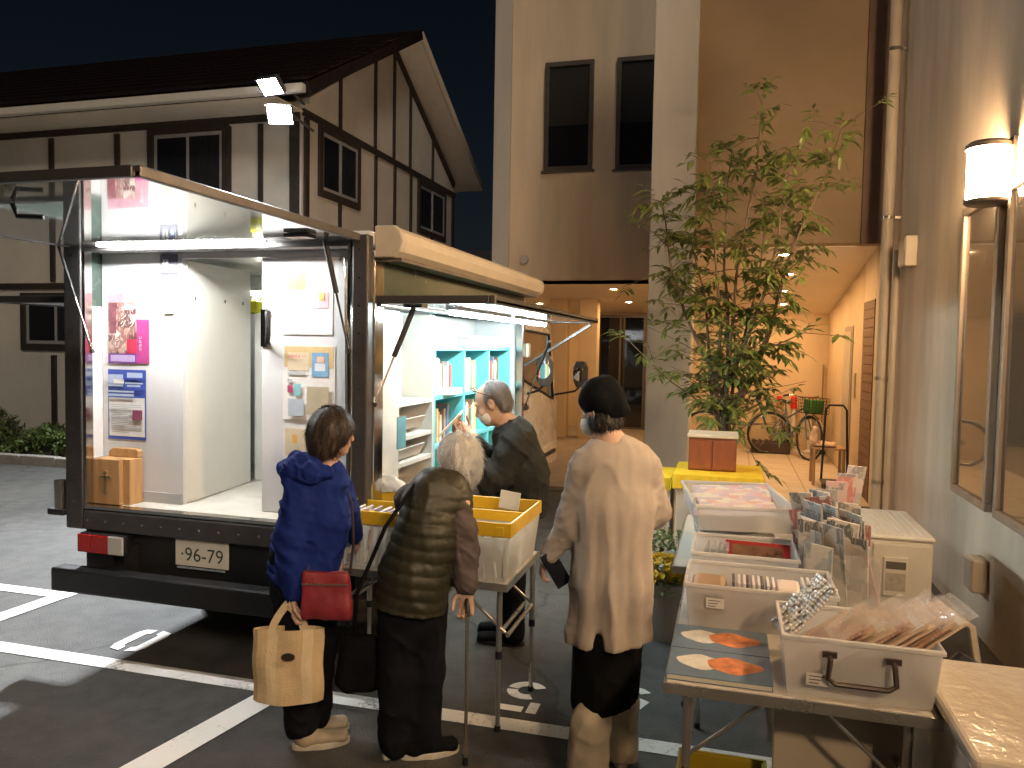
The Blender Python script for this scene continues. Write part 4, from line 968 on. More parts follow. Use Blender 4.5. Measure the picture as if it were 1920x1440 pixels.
# ---- yellow rimmed bins with translucent bodies
MILK=M('milky_plastic',(.82,.80,.75),.32,var=.06,scale=4,thin=.45,clear=.12)
YELP=M('yellow_plastic',(.82,.52,.03),.35,var=.08,scale=5,thin=.15)
def tray_wall(b,x0,x1,y0,y1,z0,z1,t,taper=.02):
    o0=[(x0+taper,y0+taper,z0),(x1-taper,y0+taper,z0),(x1-taper,y1-taper,z0),(x0+taper,y1-taper,z0)]; o1=[(x0,y0,z1),(x1,y0,z1),(x1,y1,z1),(x0,y1,z1)]
    i1=[(x0+t,y0+t,z1),(x1-t,y0+t,z1),(x1-t,y1-t,z1),(x0+t,y1-t,z1)]; i0=[(x0+taper+t,y0+taper+t,z0+t),(x1-taper-t,y0+taper+t,z0+t),(x1-taper-t,y1-taper-t,z0+t),(x0+taper+t,y1-taper-t,z0+t)]
    vs=o0+o1+i1+i0; fs=[(3,2,1,0)]+[(k,(k+1)%4,4+(k+1)%4,4+k) for k in range(4)]+[(4+k,4+(k+1)%4,8+(k+1)%4,8+k) for k in range(4)]+[(8+k,8+(k+1)%4,12+(k+1)%4,12+k) for k in range(4)]+[(12,13,14,15)]
    b.add(vs,fs)
def yellow_bin(label,x0,x1,y0,y1,z0,z1):
    t=thing('storage_bin',label,'bin',((x0+x1)/2,(y0+y1)/2,z0),0,'yellow rimmed bins')
    b=B(); tray_wall(b,x0+.008,x1-.008,y0+.008,y1-.008,z0,z1-.07,.004,.022); b.obj('body',MILK,t,bevel=.003)
    b=B(); hz_=.062
    b.box(x0,x1,y0,y0+.014,z1-hz_,z1); b.box(x0,x1,y1-.014,y1,z1-hz_,z1); b.box(x0,x0+.014,y0+.0141,y1-.0141,z1-hz_,z1); b.box(x1-.014,x1,y0+.0141,y1-.0141,z1-hz_,z1); b.obj('rim',YELP,t,bevel=.004)
    m=(y0+y1)/2; B().box(x0+.0142,x1-.0142,m-.007,m+.007,z1-.055,z1-.006).obj('divider_bar',YELP,t,bevel=.003)
    for x in(x0+.05,x1-.05): B().box(x-.018,x+.018,y0-.010,y0-.0005,z1-.058,z1-.016).obj('latch',YELP,t,bevel=.004)
    for k in range(3): B().box(x0+.03+(x1-x0-.06)*k/2.0-.006,x0+.03+(x1-x0-.06)*k/2.0+.006,y0+.005,y0+.018,z0+.03,z1-.075).obj('rib',MILK,t)
    return t
yellow_bin('yellow rimmed translucent bin nearest the truck on the folding table',-1.84,-1.37,3.18,3.71,LT+.001,.955)
yellow_bin('yellow rimmed translucent bin at the right end of the folding table',-1.36,-.885,3.16,3.71,LT+.001,.955)
def card(name,label,c,size,rot,mat,cat,group=None,parts=None):
    o=B().box(-size[0]/2,size[0]/2,-size[1]/2,size[1]/2,-size[2]/2,size[2]/2).obj(name,mat,None,bevel=min(size)*.2,matrix=Matrix.Translation(c)@Euler(rot).to_matrix().to_4x4()); tag(o,label,cat,group); return o
PAPW=M('white_paper',(.80,.79,.76),.7,var=.04,thin=.3)
card('paper_note','white card standing up in the right hand yellow bin',(-1.02,3.60,.965),(.10,.006,.09),(.1,.15,.1),PAPW,'card')
card('paper_note','narrow white card standing in the far row of the bin',(-1.33,3.655,.97),(.03,.005,.10),(0,.1,0),PAPW,'card')
cols_=[(.55,.42,.34),(.34,.30,.36),(.70,.66,.58),(.25,.28,.34),(.60,.50,.44)]
for k in range(9):
    card('picture_book','%s thin picture book filed in the left yellow bin, number %s from the truck'%(['brown','dusky','cream','slate','tan'][k%5],['one','two','three','four','five','six','seven','eight','nine'][k]),(-1.80+.046*k,3.29,.825),(.010+.004*(k%2),.20,.23),(0,.12+.03*(k%3),0),PM('pb%d'%(k%5),cols_[k%5],cols_[(k+2)%5],cols_[(k+3)%5],12,k),'book','books filed in the left yellow bin')
for k in range(7):
    card('picture_book','%s thin book filed in the near row of the right yellow bin, place %s'%(['white','cream','grey','pale','ivory'][k%5],['one','two','three','four','five','six','seven'][k]),(-1.27+.05*k,3.28,.80),(.012,.20,.19),(0,-.10+.04*(k%3),0),M('pw%d'%(k%3),[(.74,.72,.68),(.62,.60,.55),(.50,.49,.47)][k%3],.5,var=.2,scale=12),'book','books filed in the right yellow bin')
# crumpled white bag and sheets behind the left bin
bg=SDF(.006); bg.ell((-1.72,3.70,.985),(.07,.035,.045)).ell((-1.66,3.69,.98),(.05,.03,.035)); bg.mod.append(lambda x,y,z:.012*vnoise(x*45,y*45,z*45))
o=link('plastic_bag',bg.build('plastic_bag'),M('thin_white_film',(.84,.84,.84),.3,thin=.4)); tag(o,'crumpled white plastic bag behind the left yellow bin','bag')

# ============================================================ RIGHT-HAND TABLES
RT=.70
table('folding_table','long folding table on the right loaded with clear boxes and picture books',-.17,.60,2.36,3.62,RT,[(-.10,2.44),(.53,2.44),(-.10,3.54),(.53,3.54)])
table('folding_table','farther folding table continuing the row of boxes towards the tree',-.24,.46,3.66,4.84,RT,[(-.17,3.74),(.39,3.74),(-.17,4.76),(.39,4.76)])
CLEAR=M('clear_plastic',(.78,.78,.78),.22,var=.05,scale=6,clear=.48,thin=.25,spec=.6)
def clear_box(label,x0,x1,y0,y1,z0,z1,handle=False,rz=0,lid=False):
    cx,cy=(x0+x1)/2,(y0+y1)/2; t=thing('clear_box',label,'box',(cx,cy,z0),rz,'clear plastic boxes on the right tables')
    a,b_=(x1-x0)/2,(y1-y0)/2; hh=z1-z0
    b=B(); tray_wall(b,-a+.006,a-.006,-b_+.006,b_-.006,0,hh-.001,.003,.018); b.obj('body',CLEAR,t,bevel=.004,local=True)
    b=B(); b.box(-a,a,-b_,-b_+.012,hh-.016,hh); b.box(-a,a,b_-.012,b_,hh-.016,hh); b.box(-a,-a+.012,-b_+.0121,b_-.0121,hh-.016,hh); b.box(a-.012,a,-b_+.0121,b_-.0121,hh-.016,hh)
    b.obj('rim',M('clear_rim',(.80,.79,.78),.25,clear=.15,thin=.3),t,bevel=.004,local=True)
    if handle:
        h=B(); y=-b_-.002
        h.tube([(-.085,y+.012,hh-.045),(-.085,y-.02,hh-.055),(-.09,y-.025,hh-.105),(-.07,y-.028,hh-.118),(.07,y-.028,hh-.118),(.09,y-.025,hh-.105),(.085,y-.02,hh-.055),(.085,y+.012,hh-.045)],.008,8)
        h.box(-.105,-.065,y-.006,y+.004,hh-.052,hh-.036); h.box(.065,.105,y-.006,y+.004,hh-.052,hh-.036)
        h.obj('handle',M('handle_brown',(.045,.028,.022),.45),t,smooth=True,local=True)
    return t
clear_box('large translucent box with dark carrying handle at the near table end',.165,.605,2.375,2.70,RT+.001,.885,True)
clear_box('clear divided box of small cases behind the blue picture books',-.145,.39,2.86,3.20,RT+.001,.865)
clear_box('clear box with a red framed picture inside on the right table',-.14,.29,3.24,3.60,RT+.001,.885)
clear_box('lower clear box on the far table under the tray of cards',-.16,.30,3.72,4.40,RT+.001,.855,rz=.10)
clear_box('upper clear tray full of printed cards on the far table',-.20,.27,3.74,4.44,.862,.985,rz=.16)
TAGM=M('paper_tag',(.74,.72,.66),.7,var=.05)
for lab,cx_,cy_,cz_ in(('on the handled box front',.27,2.380,.765),('on the divided box front',-.03,2.872,.80),('on the red picture box front',.02,3.252,.80)):
    t=thing('price_tag','small paper tag with handwriting stuck '+lab,'tag',(cx_,cy_,cz_),0,'paper tags on the boxes')
    B().box(cx_-.032,cx_+.032,cy_-.0135,cy_-.0125,cz_-.018,cz_+.018).obj('paper',TAGM,t)
    b=B()
    for q in range(3): b.box(cx_-.025,cx_+.018-.008*q,cy_-.0143,cy_-.0138,cz_+.008-.010*q,cz_+.0105-.010*q)
    b.obj('handwriting',M('ink_pen',(.05,.05,.09),.6),t)
FILM=M('clear_film',(.75,.66,.56),.10,var=.1,scale=18,spec=.9,clear=.74,bump=.8,bscale=30)
# plastic-wrapped prints leaning in the near box
PR=[PM('print_%d'%k,c,(.60,.44,.32),(.40,.22,.15),9,k*.8) for k,c in enumerate([(.52,.32,.20),(.58,.38,.26),(.46,.25,.17),(.62,.45,.32)])]
NM=['first','second','third','fourth','fifth','sixth','seventh','eighth','ninth','tenth','eleventh','twelfth']
for k in range(11):
    c=Vector((.295+.027*k,2.545+.008*(k%3),.822+.0045*k))
    m=Matrix.Translation(c)@Euler((.05*((k%3)-1),-.60+.02*(k%4)-.012*k,.10)).to_matrix().to_4x4()
    t=B().box(-.125,.125,-.105,.105,-.004,.004).obj('wrapped_print',PR[k%4],None,matrix=m); tag(t,'film wrapped brown print leaning in the handled box, %s from its left'%NM[k],'print','wrapped prints in the handled box')
    b=B(); N=6
    for i in range(N):
        for j in range(4):
            x_=-.135+.30*i/N; xx=-.135+.30*(i+1)/N; y_=-.112+.224*j/4; yy=-.112+.224*(j+1)/4
            zf=lambda p,q:.0065+.004*math.sin(p*60+q*31+k)+.003*math.sin(q*90+k*2)
            b.quad((x_,y_,zf(x_,y_)),(xx,y_,zf(xx,y_)),(xx,yy,zf(xx,yy)),(x_,yy,zf(x_,yy)))
    f=b.obj('film',FILM,t,local=True)
sv=B(); N=16
for i in range(N):
    for j in range(8):
        def pnt(a,c_): return Vector((-.11+.22*a,-.06+.12*c_,.004*math.sin(a*9+c_*4)+.0015*math.sin(c_*17+a*7)))
        sv.quad(pnt(i/N,j/8),pnt((i+1)/N,j/8),pnt((i+1)/N,(j+1)/8),pnt(i/N,(j+1)/8))
o=link('silver_packet',sv.mesh('silver_packet',True),M('foil',(.72,.71,.70),.34,metal=.35,var=.25,scale=9,coat=.5),None,matrix=Matrix.Translation((.245,2.60,.905))@Euler((.25,-.85,.25)).to_matrix().to_4x4())
md=o.modifiers.new('s','SOLIDIFY'); md.thickness=.006; tag(o,'crinkled silver foil packet at the left of the handled box','packet')
# small cases filed in the divided box
for k in range(9):
    card('disc_case','white spined case, %s from the left in the middle of the divided box'%NM[k],(.035+.017*k,2.98,.795),(.010,.125,.14),(0,.04*((k%3)-1),0),M('case_white',(.70,.66,.66),.35,var=.1) if k%3 else M('case_dark',(.10,.09,.11),.35),'disc case','cases in the divided box')
for k in range(4):
    card('disc_case','pale case, %s of four at the right end of the divided box'%NM[k],(.285+.020*k,3.0,.80),(.010,.125,.14),(0,-.10,0),M('case_white',(.7,.66,.66)),'disc case','cases at the right of the divided box')
card('card_stack','cream block of cards standing between the cases in the divided box',(.225,2.97,.80),(.085,.12,.13),(.1,0,0),M('cream_card',(.72,.62,.56),.6),'cards')
card('brown_case','brown wooden tray in the left part of the divided box',(-.055,2.98,.79),(.13,.20,.12),(0,0,0),M('tray_brown',(.38,.26,.17),.5,var=.2),'tray')
# items in the red picture box
o=card('framed_print','red framed dark picture tilted inside a clear box',(.13,3.42,.825),(.27,.20,.014),(.55,0,-.05),M('red_frame',(.28,.02,.02),.4),'picture')
B().box(-.105,.105,-.075,.075,.0072,.009).obj('image',M('dark_image',(.05,.025,.02),.3,var=.8,scale=9,tint=(.22,.12,.07)),o,local=True)
for k in range(4):
    card('disc_case','glossy clear case, %s in the box of the red framed picture'%NM[k],(-.09+.026*k,3.40,.82),(.012,.14,.13),(0,.35,0),M('case_gloss',(.30,.30,.30),.1,clear=.3,spec=.9),'disc case','clear cases by the red picture')
for k in range(6):
    card('disc_case','mauve case lying low at the front of the red picture box, %s along'%NM[k],(-.07+.05*k,3.29,.755),(.04,.02,.09),(0,0,0),M('mauve%d'%(k%2),[(.42,.34,.38),(.24,.18,.22)][k%2],.4,var=.2),'disc case','mauve cases at the front')
# cards in the upper tray
CC=[(.62,.50,.62),(.70,.55,.52),(.72,.70,.66),(.50,.46,.58),(.66,.40,.42)]
rng=random.Random(9)
for k in range(10):
    card('printed_card','%s printed card in the upper far tray, %s from the front'%(['lilac','salmon','white','violet','rose'][k%5],NM[k]),(.02+rng.uniform(-.03,.04),3.80+.062*k,.955),(.36,.10,.006),(.35+rng.uniform(-.1,.1),rng.uniform(-.04,.04),.16),PM('card%d'%(k%5),CC[k%5],CC[(k+2)%5],CC[(k+4)%5],16,k*.6),'card','cards in the upper far tray')
for k in range(3):
    card('folded_towel','%s folded pale cloth in the lower far box'%['front','middle','back'][k],(.05,3.82+.2*k,.77),(.36,.17,.09),(0,0,.1),M('pale_cloth',(.66,.62,.56),.9,bump=.4,bscale=90),'cloth','cloths in the lower far box')
# two blue picture books lying flat at the near end
BLUEC=M('blue_cover',(.13,.20,.29),.35,var=.12,coat=.4); 
for k,(y0,z) in enumerate(((2.385,RT+.001),(2.612,RT+.001))):
    t=thing('picture_book','blue picture book with orange and white design, %s of the two on the table edge'%('nearer' if k==0 else 'farther'),'book',(-.01,y0,z),0,'blue picture books')
    b=B().box(-.165,.150,y0,y0+.222,z,z+.002).box(-.165,.150,y0,y0+.222,z+.016,z+.0185).box(-.1655,-.163,y0,y0+.222,z+.002,z+.016); b.obj('cover',BLUEC,t,bevel=.0008)
    B().box(-.162,.146,y0+.003,y0+.219,z+.0021,z+.0159).obj('pages',PAGES,t)
    for j,(cx,cy,rx,ry,mm,a0) in enumerate(((-.065,y0+.12,.075,.055,M('cover_white',(.72,.70,.64),.35,var=.2,scale=30),0),(.035,y0+.115,.085,.060,M('cover_orange',(.72,.25,.10),.35,var=.45,scale=26),.3))):
        ring=[(cx+rx*math.cos(q)*(1+.10*math.sin(3*q+j)),cy+ry*math.sin(q)*(1+.14*math.sin(4*q+1))) for q in [2*math.pi*i/28 for i in range(28)]]
        B().add([(p,q,z+.0188+.0003*j) for p,q in ring],[tuple(range(28))]).obj('cover_print',mm,t)
# magazines standing in an acrylic rack beside the boxes
MAGC=[(.66,.62,.57),(.22,.24,.25),(.50,.44,.41),(.60,.36,.32),(.30,.36,.38),(.74,.70,.64),(.16,.18,.19),(.52,.50,.44),(.42,.18,.17),(.60,.60,.58)]
rk=thing('magazine_rack','clear acrylic rack holding magazines and leaflets on the table edge','rack',(.40,3.45,RT))
ACR=M('acrylic',(.55,.54,.52),.06,var=0,clear=.70,spec=.9,rvar=.01)
B().box(.305,.575,3.205,3.21,RT+.001,.93).obj('front_panel',ACR,rk); B().box(.305,.31,3.2105,3.60,RT+.001,.90).obj('side_panel',ACR,rk); B().box(.572,.577,3.2105,3.60,RT+.001,.90).obj('side_panel',ACR,rk); B().box(.31,.572,3.2105,3.60,RT+.001,RT+.006).obj('base_panel',ACR,rk)
rng=random.Random(21)
for k in range(33):
    r=k//11; hgt=.23+.12*rng.random()+.03*(r==1)
    yy=3.235+.0335*(k%11); xx=.345+.080*r+rng.uniform(-.02,.02)
    hgt+=.006*(k%11)
    o=card('magazine','%s magazine, %s from the front in the %s file of the acrylic rack'%(['cream','charcoal','taupe','coral','slate','ivory','black','khaki','maroon','silver'][k%10],NM[k%11],['left','middle','right'][r]),(xx,yy,RT+.008+hgt/2),(.095+.03*rng.random(),.005+.008*rng.random(),hgt),(rng.uniform(.02,.18),rng.uniform(-.22,.10),rng.uniform(-1.15,-.35)),PM('mag%d'%(k%10),MAGC[k%10],MAGC[(k*3+4)%10],MAGC[(k*7+2)%10],13+2*(k%10),k*.37),'magazine','magazines in the acrylic rack')
for k in range(5):
    card('magazine','%s tall leaflet sticking up highest at the back of the rack'%['white','grey','pink','red lettered','striped'][k],(.40+.035*k,3.62+.05*k,RT+.20+.02*k),(.09,.006,.36+.02*k),(.1,.05*(k-2),.2*(k-2)),PM('leaf%d'%k,[(.66,.64,.62),(.40,.40,.40),(.66,.45,.42),(.55,.22,.20),(.45,.42,.40)][k],(.30,.28,.28),(.62,.50,.46),18,k*1.1),'leaflet','tall leaflets behind the rack')
# ---- box with yellow cloth and the brown chest on it
WB=M('white_box',(.66,.60,.52),.6,var=.08)
o=thing('covered_crate','tall white crate with a bright yellow cloth over its top','crate',(-.07,5.7,0))
B().box(-.34,.22,5.42,6.0,.0,.84).obj('crate_body',WB,o,bevel=.01)
YC=M('yellow_cloth',(.80,.55,.02),.7,var=.12,bump=.2,bscale=120)
cl=B(); N=28
ring=[]
for i in range(N*2):
    pass
cl.box(-.365,.235,5.395,6.02,.842,.856); cl=cl.obj('cloth',YC,o,bevel=.006)
sk=B(); pts=[]
per=[(-.365+.60*t,5.395) for t in [i/24 for i in range(25)]]
for (x0_,y0_),(x1_,y1_),k in [(per[i],per[i+1],i) for i in range(24)]:
    w=lambda i:.010*math.sin(i*1.7)
    sk.quad((x0_,y0_-.001,.856),(x1_,y1_-.001,.856),(x1_,y1_-.012-w(k+1),.755+.008*math.sin(k+1)),(x0_,y0_-.012-w(k),.755+.008*math.sin(k)))
for k in range(16):
    ya=5.395+.6*k/16; yb=5.395+.6*(k+1)/16; w=lambda i:.010*math.sin(i*1.9)
    sk.quad((.2355,ya,.856),(.2355,yb,.856),(.245+w(k+1),yb,.77),(.245+w(k),ya,.77)); sk.quad((-.3655,ya,.856),(-.3655,yb,.856),(-.375-w(k+1),yb,.75),(-.375-w(k),ya,.75))
sk.obj('cloth_hang',YC,o,smooth=True)
o2=thing('side_crate','low white crate with yellow cloth left of the tall one, half hidden by the cardigan','crate',(-.55,5.8,0))
B().box(-.66,-.385,5.5,5.95,0,.80).obj('crate_body',WB,o2,bevel=.01); B().box(-.675,-.382,5.485,5.96,.801,.815).box(-.675,-.382,5.478,5.4845,.72,.815).obj('cloth',YC,o2,bevel=.004)
ch=thing('wooden_chest','reddish brown wooden chest with two doors on the yellow cloth','chest',(-.12,5.75,.857))
CHW=M('red_wood',(.26,.075,.03),.4,var=.3,scale=5,stretch=(6,6,.7),coat=.25)
B().box(-.275,.055,5.62,5.90,.857,1.09).obj('case',CHW,ch,bevel=.006)
for x0_,x1_ in((-.268,-.113),(-.107,.048)): B().box(x0_,x1_,5.609,5.6195,.868,1.075).obj('door',CHW,ch,bevel=.004)
B().box(-.285,.065,5.605,5.91,1.0905,1.115).obj('lid',M('pale_lid',(.62,.55,.44),.5),ch,bevel=.006)
# ---- outdoor air conditioner unit
ACM=M('ac_paint',(.62,.58,.51),.5,var=.08,scale=4)
ac=thing('air_conditioner','cream outdoor air conditioner unit standing by the right wall','air conditioner',(.9,4.7,0))
ax0,ax1,ay0,ay1,az=.70,1.04,4.42,5.14,.755
B().box(ax0,ax1,ay0,ay1,.06,az-.022).obj('case',ACM,ac,bevel=.01)
B().box(ax0-.012,ax1+.012,ay0-.012,ay1+.012,az-.0215,az).obj('top_cover',ACM,ac,bevel=.012)
for k in range(9): B().box(ax0+.03+k*.033,ax0+.045+k*.033,ay0+.04,ay1-.04,az+.0002,az+.004).obj('top_rib',ACM,ac)
pn=B().box(ax0+.05,ax1-.02,ay0-.014,ay0-.0005,.10,az-.04).obj('service_cover',ACM,ac,bevel=.008)
B().box(ax0+.10,ax0+.22,ay0-.026,ay0-.0145,.44,.65).obj('handle_frame',ACM,pn,bevel=.008)
B().box(ax0+.112,ax0+.208,ay0-.0275,ay0-.0265,.585,.625).obj('hand_grip',M('grip_dark',(.10,.085,.07),.6),pn)
B().box(ax0+.112,ax0+.208,ay0-.0275,ay0-.0265,.47,.565).obj('rating_plate',M('plate_grey',(.42,.38,.32),.5,var=.3,scale=30),pn)
B().cyl((ax0+.19,ay0-.0145,.30),(ax0+.19,ay0-.018,.30),.010,n=10).obj('screw',BLACKP,pn)
g=B()
for k in range(16): g.box(ax0-.010,ax0-.001,ay0+.05,ay1-.05,.14+k*.034,.148+k*.034)
g.obj('grille',ACM,ac)
for y in(ay0+.08,ay1-.16): B().box(ax0-.02,ax1+.02,y,y+.08,0,.06).obj('foot',BLACKP,ac,bevel=.008)
B().tube([(ax1+.01,4.55,.35),(ax1+.10,4.50,.36),(ax1+.20,4.45,.30),(ax1+.22,4.4,.12),(ax1+.25,4.35,.0)],.022,8).obj('hose',M('hose_tape',(.55,.47,.37),.6),ac,smooth=True)
wbx=thing('wall_socket_box','small pale utility box low on the right stucco wall','box',(1.45,5.3,.35)); B().box(1.41,1.4985,5.1,5.25,.30,.50).obj('case',PIPE,wbx,bevel=.012); B().box(1.402,1.4095,5.11,5.24,.31,.49).obj('cover',PIPE,wbx,bevel=.004)
# ---- tall cream box with glossy wrap at the lower right
pb=thing('wrapped_box','tall cream box in glossy film at the lower right corner','box',(.75,2.4,0))
B().box(.60,1.02,2.06,2.70,0,.705).obj('body',M('cream_box',(.70,.62,.50),.35,var=.05,coat=.4),pb,bevel=.02,seg=3)
B().box(.588,1.032,2.048,2.712,.706,.75).obj('lid',M('cream_film',(.64,.56,.45),.14,var=.05,coat=.8,bump=.35,bscale=26),pb,bevel=.018,seg=3)
B().box(.70,.90,2.0475,2.0478,.30,.55).obj('label_sheet',M('label_white',(.72,.68,.60),.6),pb)
# ---- black cable hose by the wall
o=B().tube([(.72,2.95,.58),(.80,2.98,.66),(.90,3.0,.60),(.98,3.0,.42),(1.02,3.02,.2),(1.05,3.05,.03),(1.2,3.3,.02)],.022,8).obj('drain_hose',BLACKP,None,smooth=True); tag(o,'black flexible hose arching down between the tables and the wall','hose')
# ---- under the near table: white board and yellow crate
o=B().box(.17,.56,2.62,2.66,0,.60,None).obj('white_board',M('board_white',(.60,.54,.46),.6,var=.08),None,bevel=.004); tag(o,'plain cream board standing under the near folding table','board')
yc=thing('yellow_crate','mustard yellow crate on the ground under the near table','crate',(.0,2.5,0))
b=B(); tray_wall(b,-.13,.15,2.36,2.78,.001,.28,.006,.01); b.obj('body',M('mustard_plastic',(.42,.32,.02),.5),yc,bevel=.004)
b=B(); b.box(-.14,.16,2.352,2.36,.25,.285); b.box(-.14,.16,2.78,2.788,.25,.285); b.box(-.14,-.13,2.36,2.78,.25,.285); b.box(.15,.16,2.36,2.78,.25,.285); b.obj('rim',M('mustard_plastic'),yc)
# ============================================================ PEOPLE
SKIN=M('skin',(.52,.33,.24),.55,var=.12,scale=14,bump=.1,bscale=180)
MASKM=M('mask_cloth',(.72,.72,.70),.8,var=.05,bump=.2,bscale=140)
def frame(yaw,pitch=0,roll=0):
    """head axes: columns = right, forward, up; yaw 0 looks away from the viewer, positive turns left"""
    return (Matrix.Rotation(yaw,3,'Z')@Matrix.Rotation(pitch,3,'X')@Matrix.Rotation(roll,3,'Y'))
def head(S,c,R,s=1.0,hair=False):
    c=Vector(c); T=lambda x,y,z:c+R@Vector((x*s,y*s,z*s)); V=lambda x,y,z:Vector((x*s,y*s,z*s))
    S.ell(T(0,-.005,.03),V(.072,.092,.085),R,k=.02*s)
    S.ell(T(0,.032,-.045),V(.056,.058,.068),R,k=.03*s)
    S.ell(T(0,.068,-.088),V(.026,.022,.020),R,k=.02*s)         # chin
    S.cap(T(0,.088,.012),T(0,.106,-.028),.009*s,.014*s,k=.012*s)    # nose
    S.cap(T(-.04,.078,.024),T(.04,.078,.024),.012*s,.012*s,k=.012*s)  # brow
    for sx in(-1,1):
        S.ell(T(sx*.030,.085,.006),V(.014,.010,.009),R,k=.006*s,op='s')
        S.ell(T(sx*.030,.078,.005),V(.0125,.0125,.0115),R,k=.004*s)   # eyeball
        S.ell(T(sx*.038,.062,-.028),V(.022,.02,.022),R,k=.015*s)   # cheek
        S.ell(T(sx*.076,-.008,-.005),V(.010,.020,.032),R,k=.006*s) # ear
        S.ell(T(sx*.084,-.002,-.002),V(.005,.010,.016),R,k=.004*s,op='s')
    S.cap(T(-.020,.086,-.054),T(.020,.086,-.054),.0075*s,.0075*s,k=.008*s)  # lips
    S.cap(T(-.017,.088,-.064),T(.017,.088,-.064),.0075*s,.0075*s,k=.008*s)
def hand(S,w,d,n,s=1.0,curl=.5,thumb=1,spread=.0):
    """palm and five separate fingers; d = direction of the fingers, n = palm normal, thumb = side (+1/-1)"""
    w=Vector(w); d=Vector(d).normalized(); n=Vector(n); n=(n-d*n.dot(d)).normalized(); a=d.cross(n)*thumb
    S.et(w-d*.02*s,w+d*.075*s,(.026*s,.017*s),(.038*s,.014*s),side=a,k=.012*s)
    for i,(o,L) in enumerate(((.030,.072),(.010,.080),(-.010,.075),(-.029,.060))):
        p=w+d*.078*s+a*o*s; ang=0; r=.0088*s
        for k_,f in enumerate((.45,.32,.23)):
            ang+=curl*(.55 if k_==0 else 1.0)+(.05*i)
            q=p+(d*math.cos(ang)+n*math.sin(ang)+a*(o*spread*8))*(L*f*s)
            S.cap(p,q,r,r*.93,k=.004*s); p=q; r*=.93
    p=w+d*.018*s+a*.030*s; q=p+(a*.65+d*.65+n*.35)*.034*s; S.cap(p,q,.0125*s,.0105*s,k=.010*s)
    t2=q+(a*.15+d*.80+n*.55)*.030*s; S.cap(q,t2,.0100*s,.0092*s,k=.004*s); t3=t2+(d*.75+n*.65-a*.1)*.024*s; S.cap(t2,t3,.0092*s,.0075*s,k=.004*s)
def person(label,loc,scale=1.0,sx=1.0):
    """returns the frame of the figure: x to the viewer's right, y away, z up"""
    return dict(label=label,loc=Vector(loc),m=Matrix.Translation(loc)@Matrix.Rotation(YAW,4,'Z')@Matrix.Diagonal((scale*sx,scale*sx*1.02,scale,1)))
def body_obj(p,S):
    o=link('person',S.build('person'),SKIN,None,matrix=p['m']); tag(o,p['label'],'person'); p['o']=o; return o
def wear(p,name,S,mat,label=None):
    o=link(name,S.build(name),mat,p['o'],local=True)
    if label: o['label']=label
    return o
def shoe(p,heel,ang,L,mat,sole,h=.075):
    """shoe = upper with its rubber sole, heel at (x,y), toe along ang"""
    hx,hy=heel; R=Matrix.Rotation(ang,3,'Z'); T=lambda x,y,z:Vector((hx,hy,0))+R@Vector((x,y,z))
    S=SDF(.006)
    S.et(T(.0,.0,.045),T(.0,.0,h+.045),(.036,.042),(.034,.040),side=R@Vector((1,0,0)),k=.02)
    S.et(T(0,.02,.04),T(0,L-.06,.034),(.040,.036),(.045,.026),side=R@Vector((1,0,0)),k=.03).cut((0,0,.012),(0,0,-1))
    o=wear(p,'shoe',S,mat)
    b=B(); ring=[]
    for i in range(24):
        t=2*math.pi*i/24; yy=(L/2-.03)+(L/2+.012)*math.sin(t); wd=.043 if yy<L*.35 else .050
        ring.append((wd*math.cos(t)*(1 if abs(math.cos(t))<.9 else .97),yy-.01))
    b.prism(ring,lambda a,c,h_:T(a,c,h_),.0,.026); b.obj('sole',sole,o,bevel=.004,local=True)
    return o
def strands(c,R,freq,amp):
    """hair locks running down from the crown"""
    def g(x,y,z):
        q=np.stack([x-c[0],y-c[1],z-c[2]]); m=np.array(R.transposed()); q=m@q
        th=np.arctan2(q[1],q[0]); rr=np.sqrt(q[0]**2+q[1]**2)
        return amp*vnoise(th*freq,q[2]*9+rr*4,rr*3)+amp*.5*vnoise(th*freq*2.3+7,q[2]*14,rr*5)
    return g
def folds(amp,fx,fz,seed=0): return lambda x,y,z: amp*vnoise(x*fx+seed,y*fx,z*fz+seed)+amp*.5*vnoise(x*fx*2.1,y*fx*2.1+seed,z*fz*2.2)
def creases(amp,f,seed=0,sx=1.0,sz=1.0,skew=0.0):
    # thin ridges of cloth between smooth valleys
    def g(x,y,z):
        zz=z+skew*x; w=.35*vnoise(x*f*.6+seed,y*f*.6,z*f*.6)
        n=vnoise(x*f*sx+w+seed*3.1,y*f*sx+w,zz*f*sz+w*2); m=vnoise(x*f*sx*2.1+seed,y*f*sx*2.1+w,zz*f*sz*2.0)
        return -amp*(1-np.abs(n))**4-amp*.45*(1-np.abs(m))**4+amp*.35
    return g
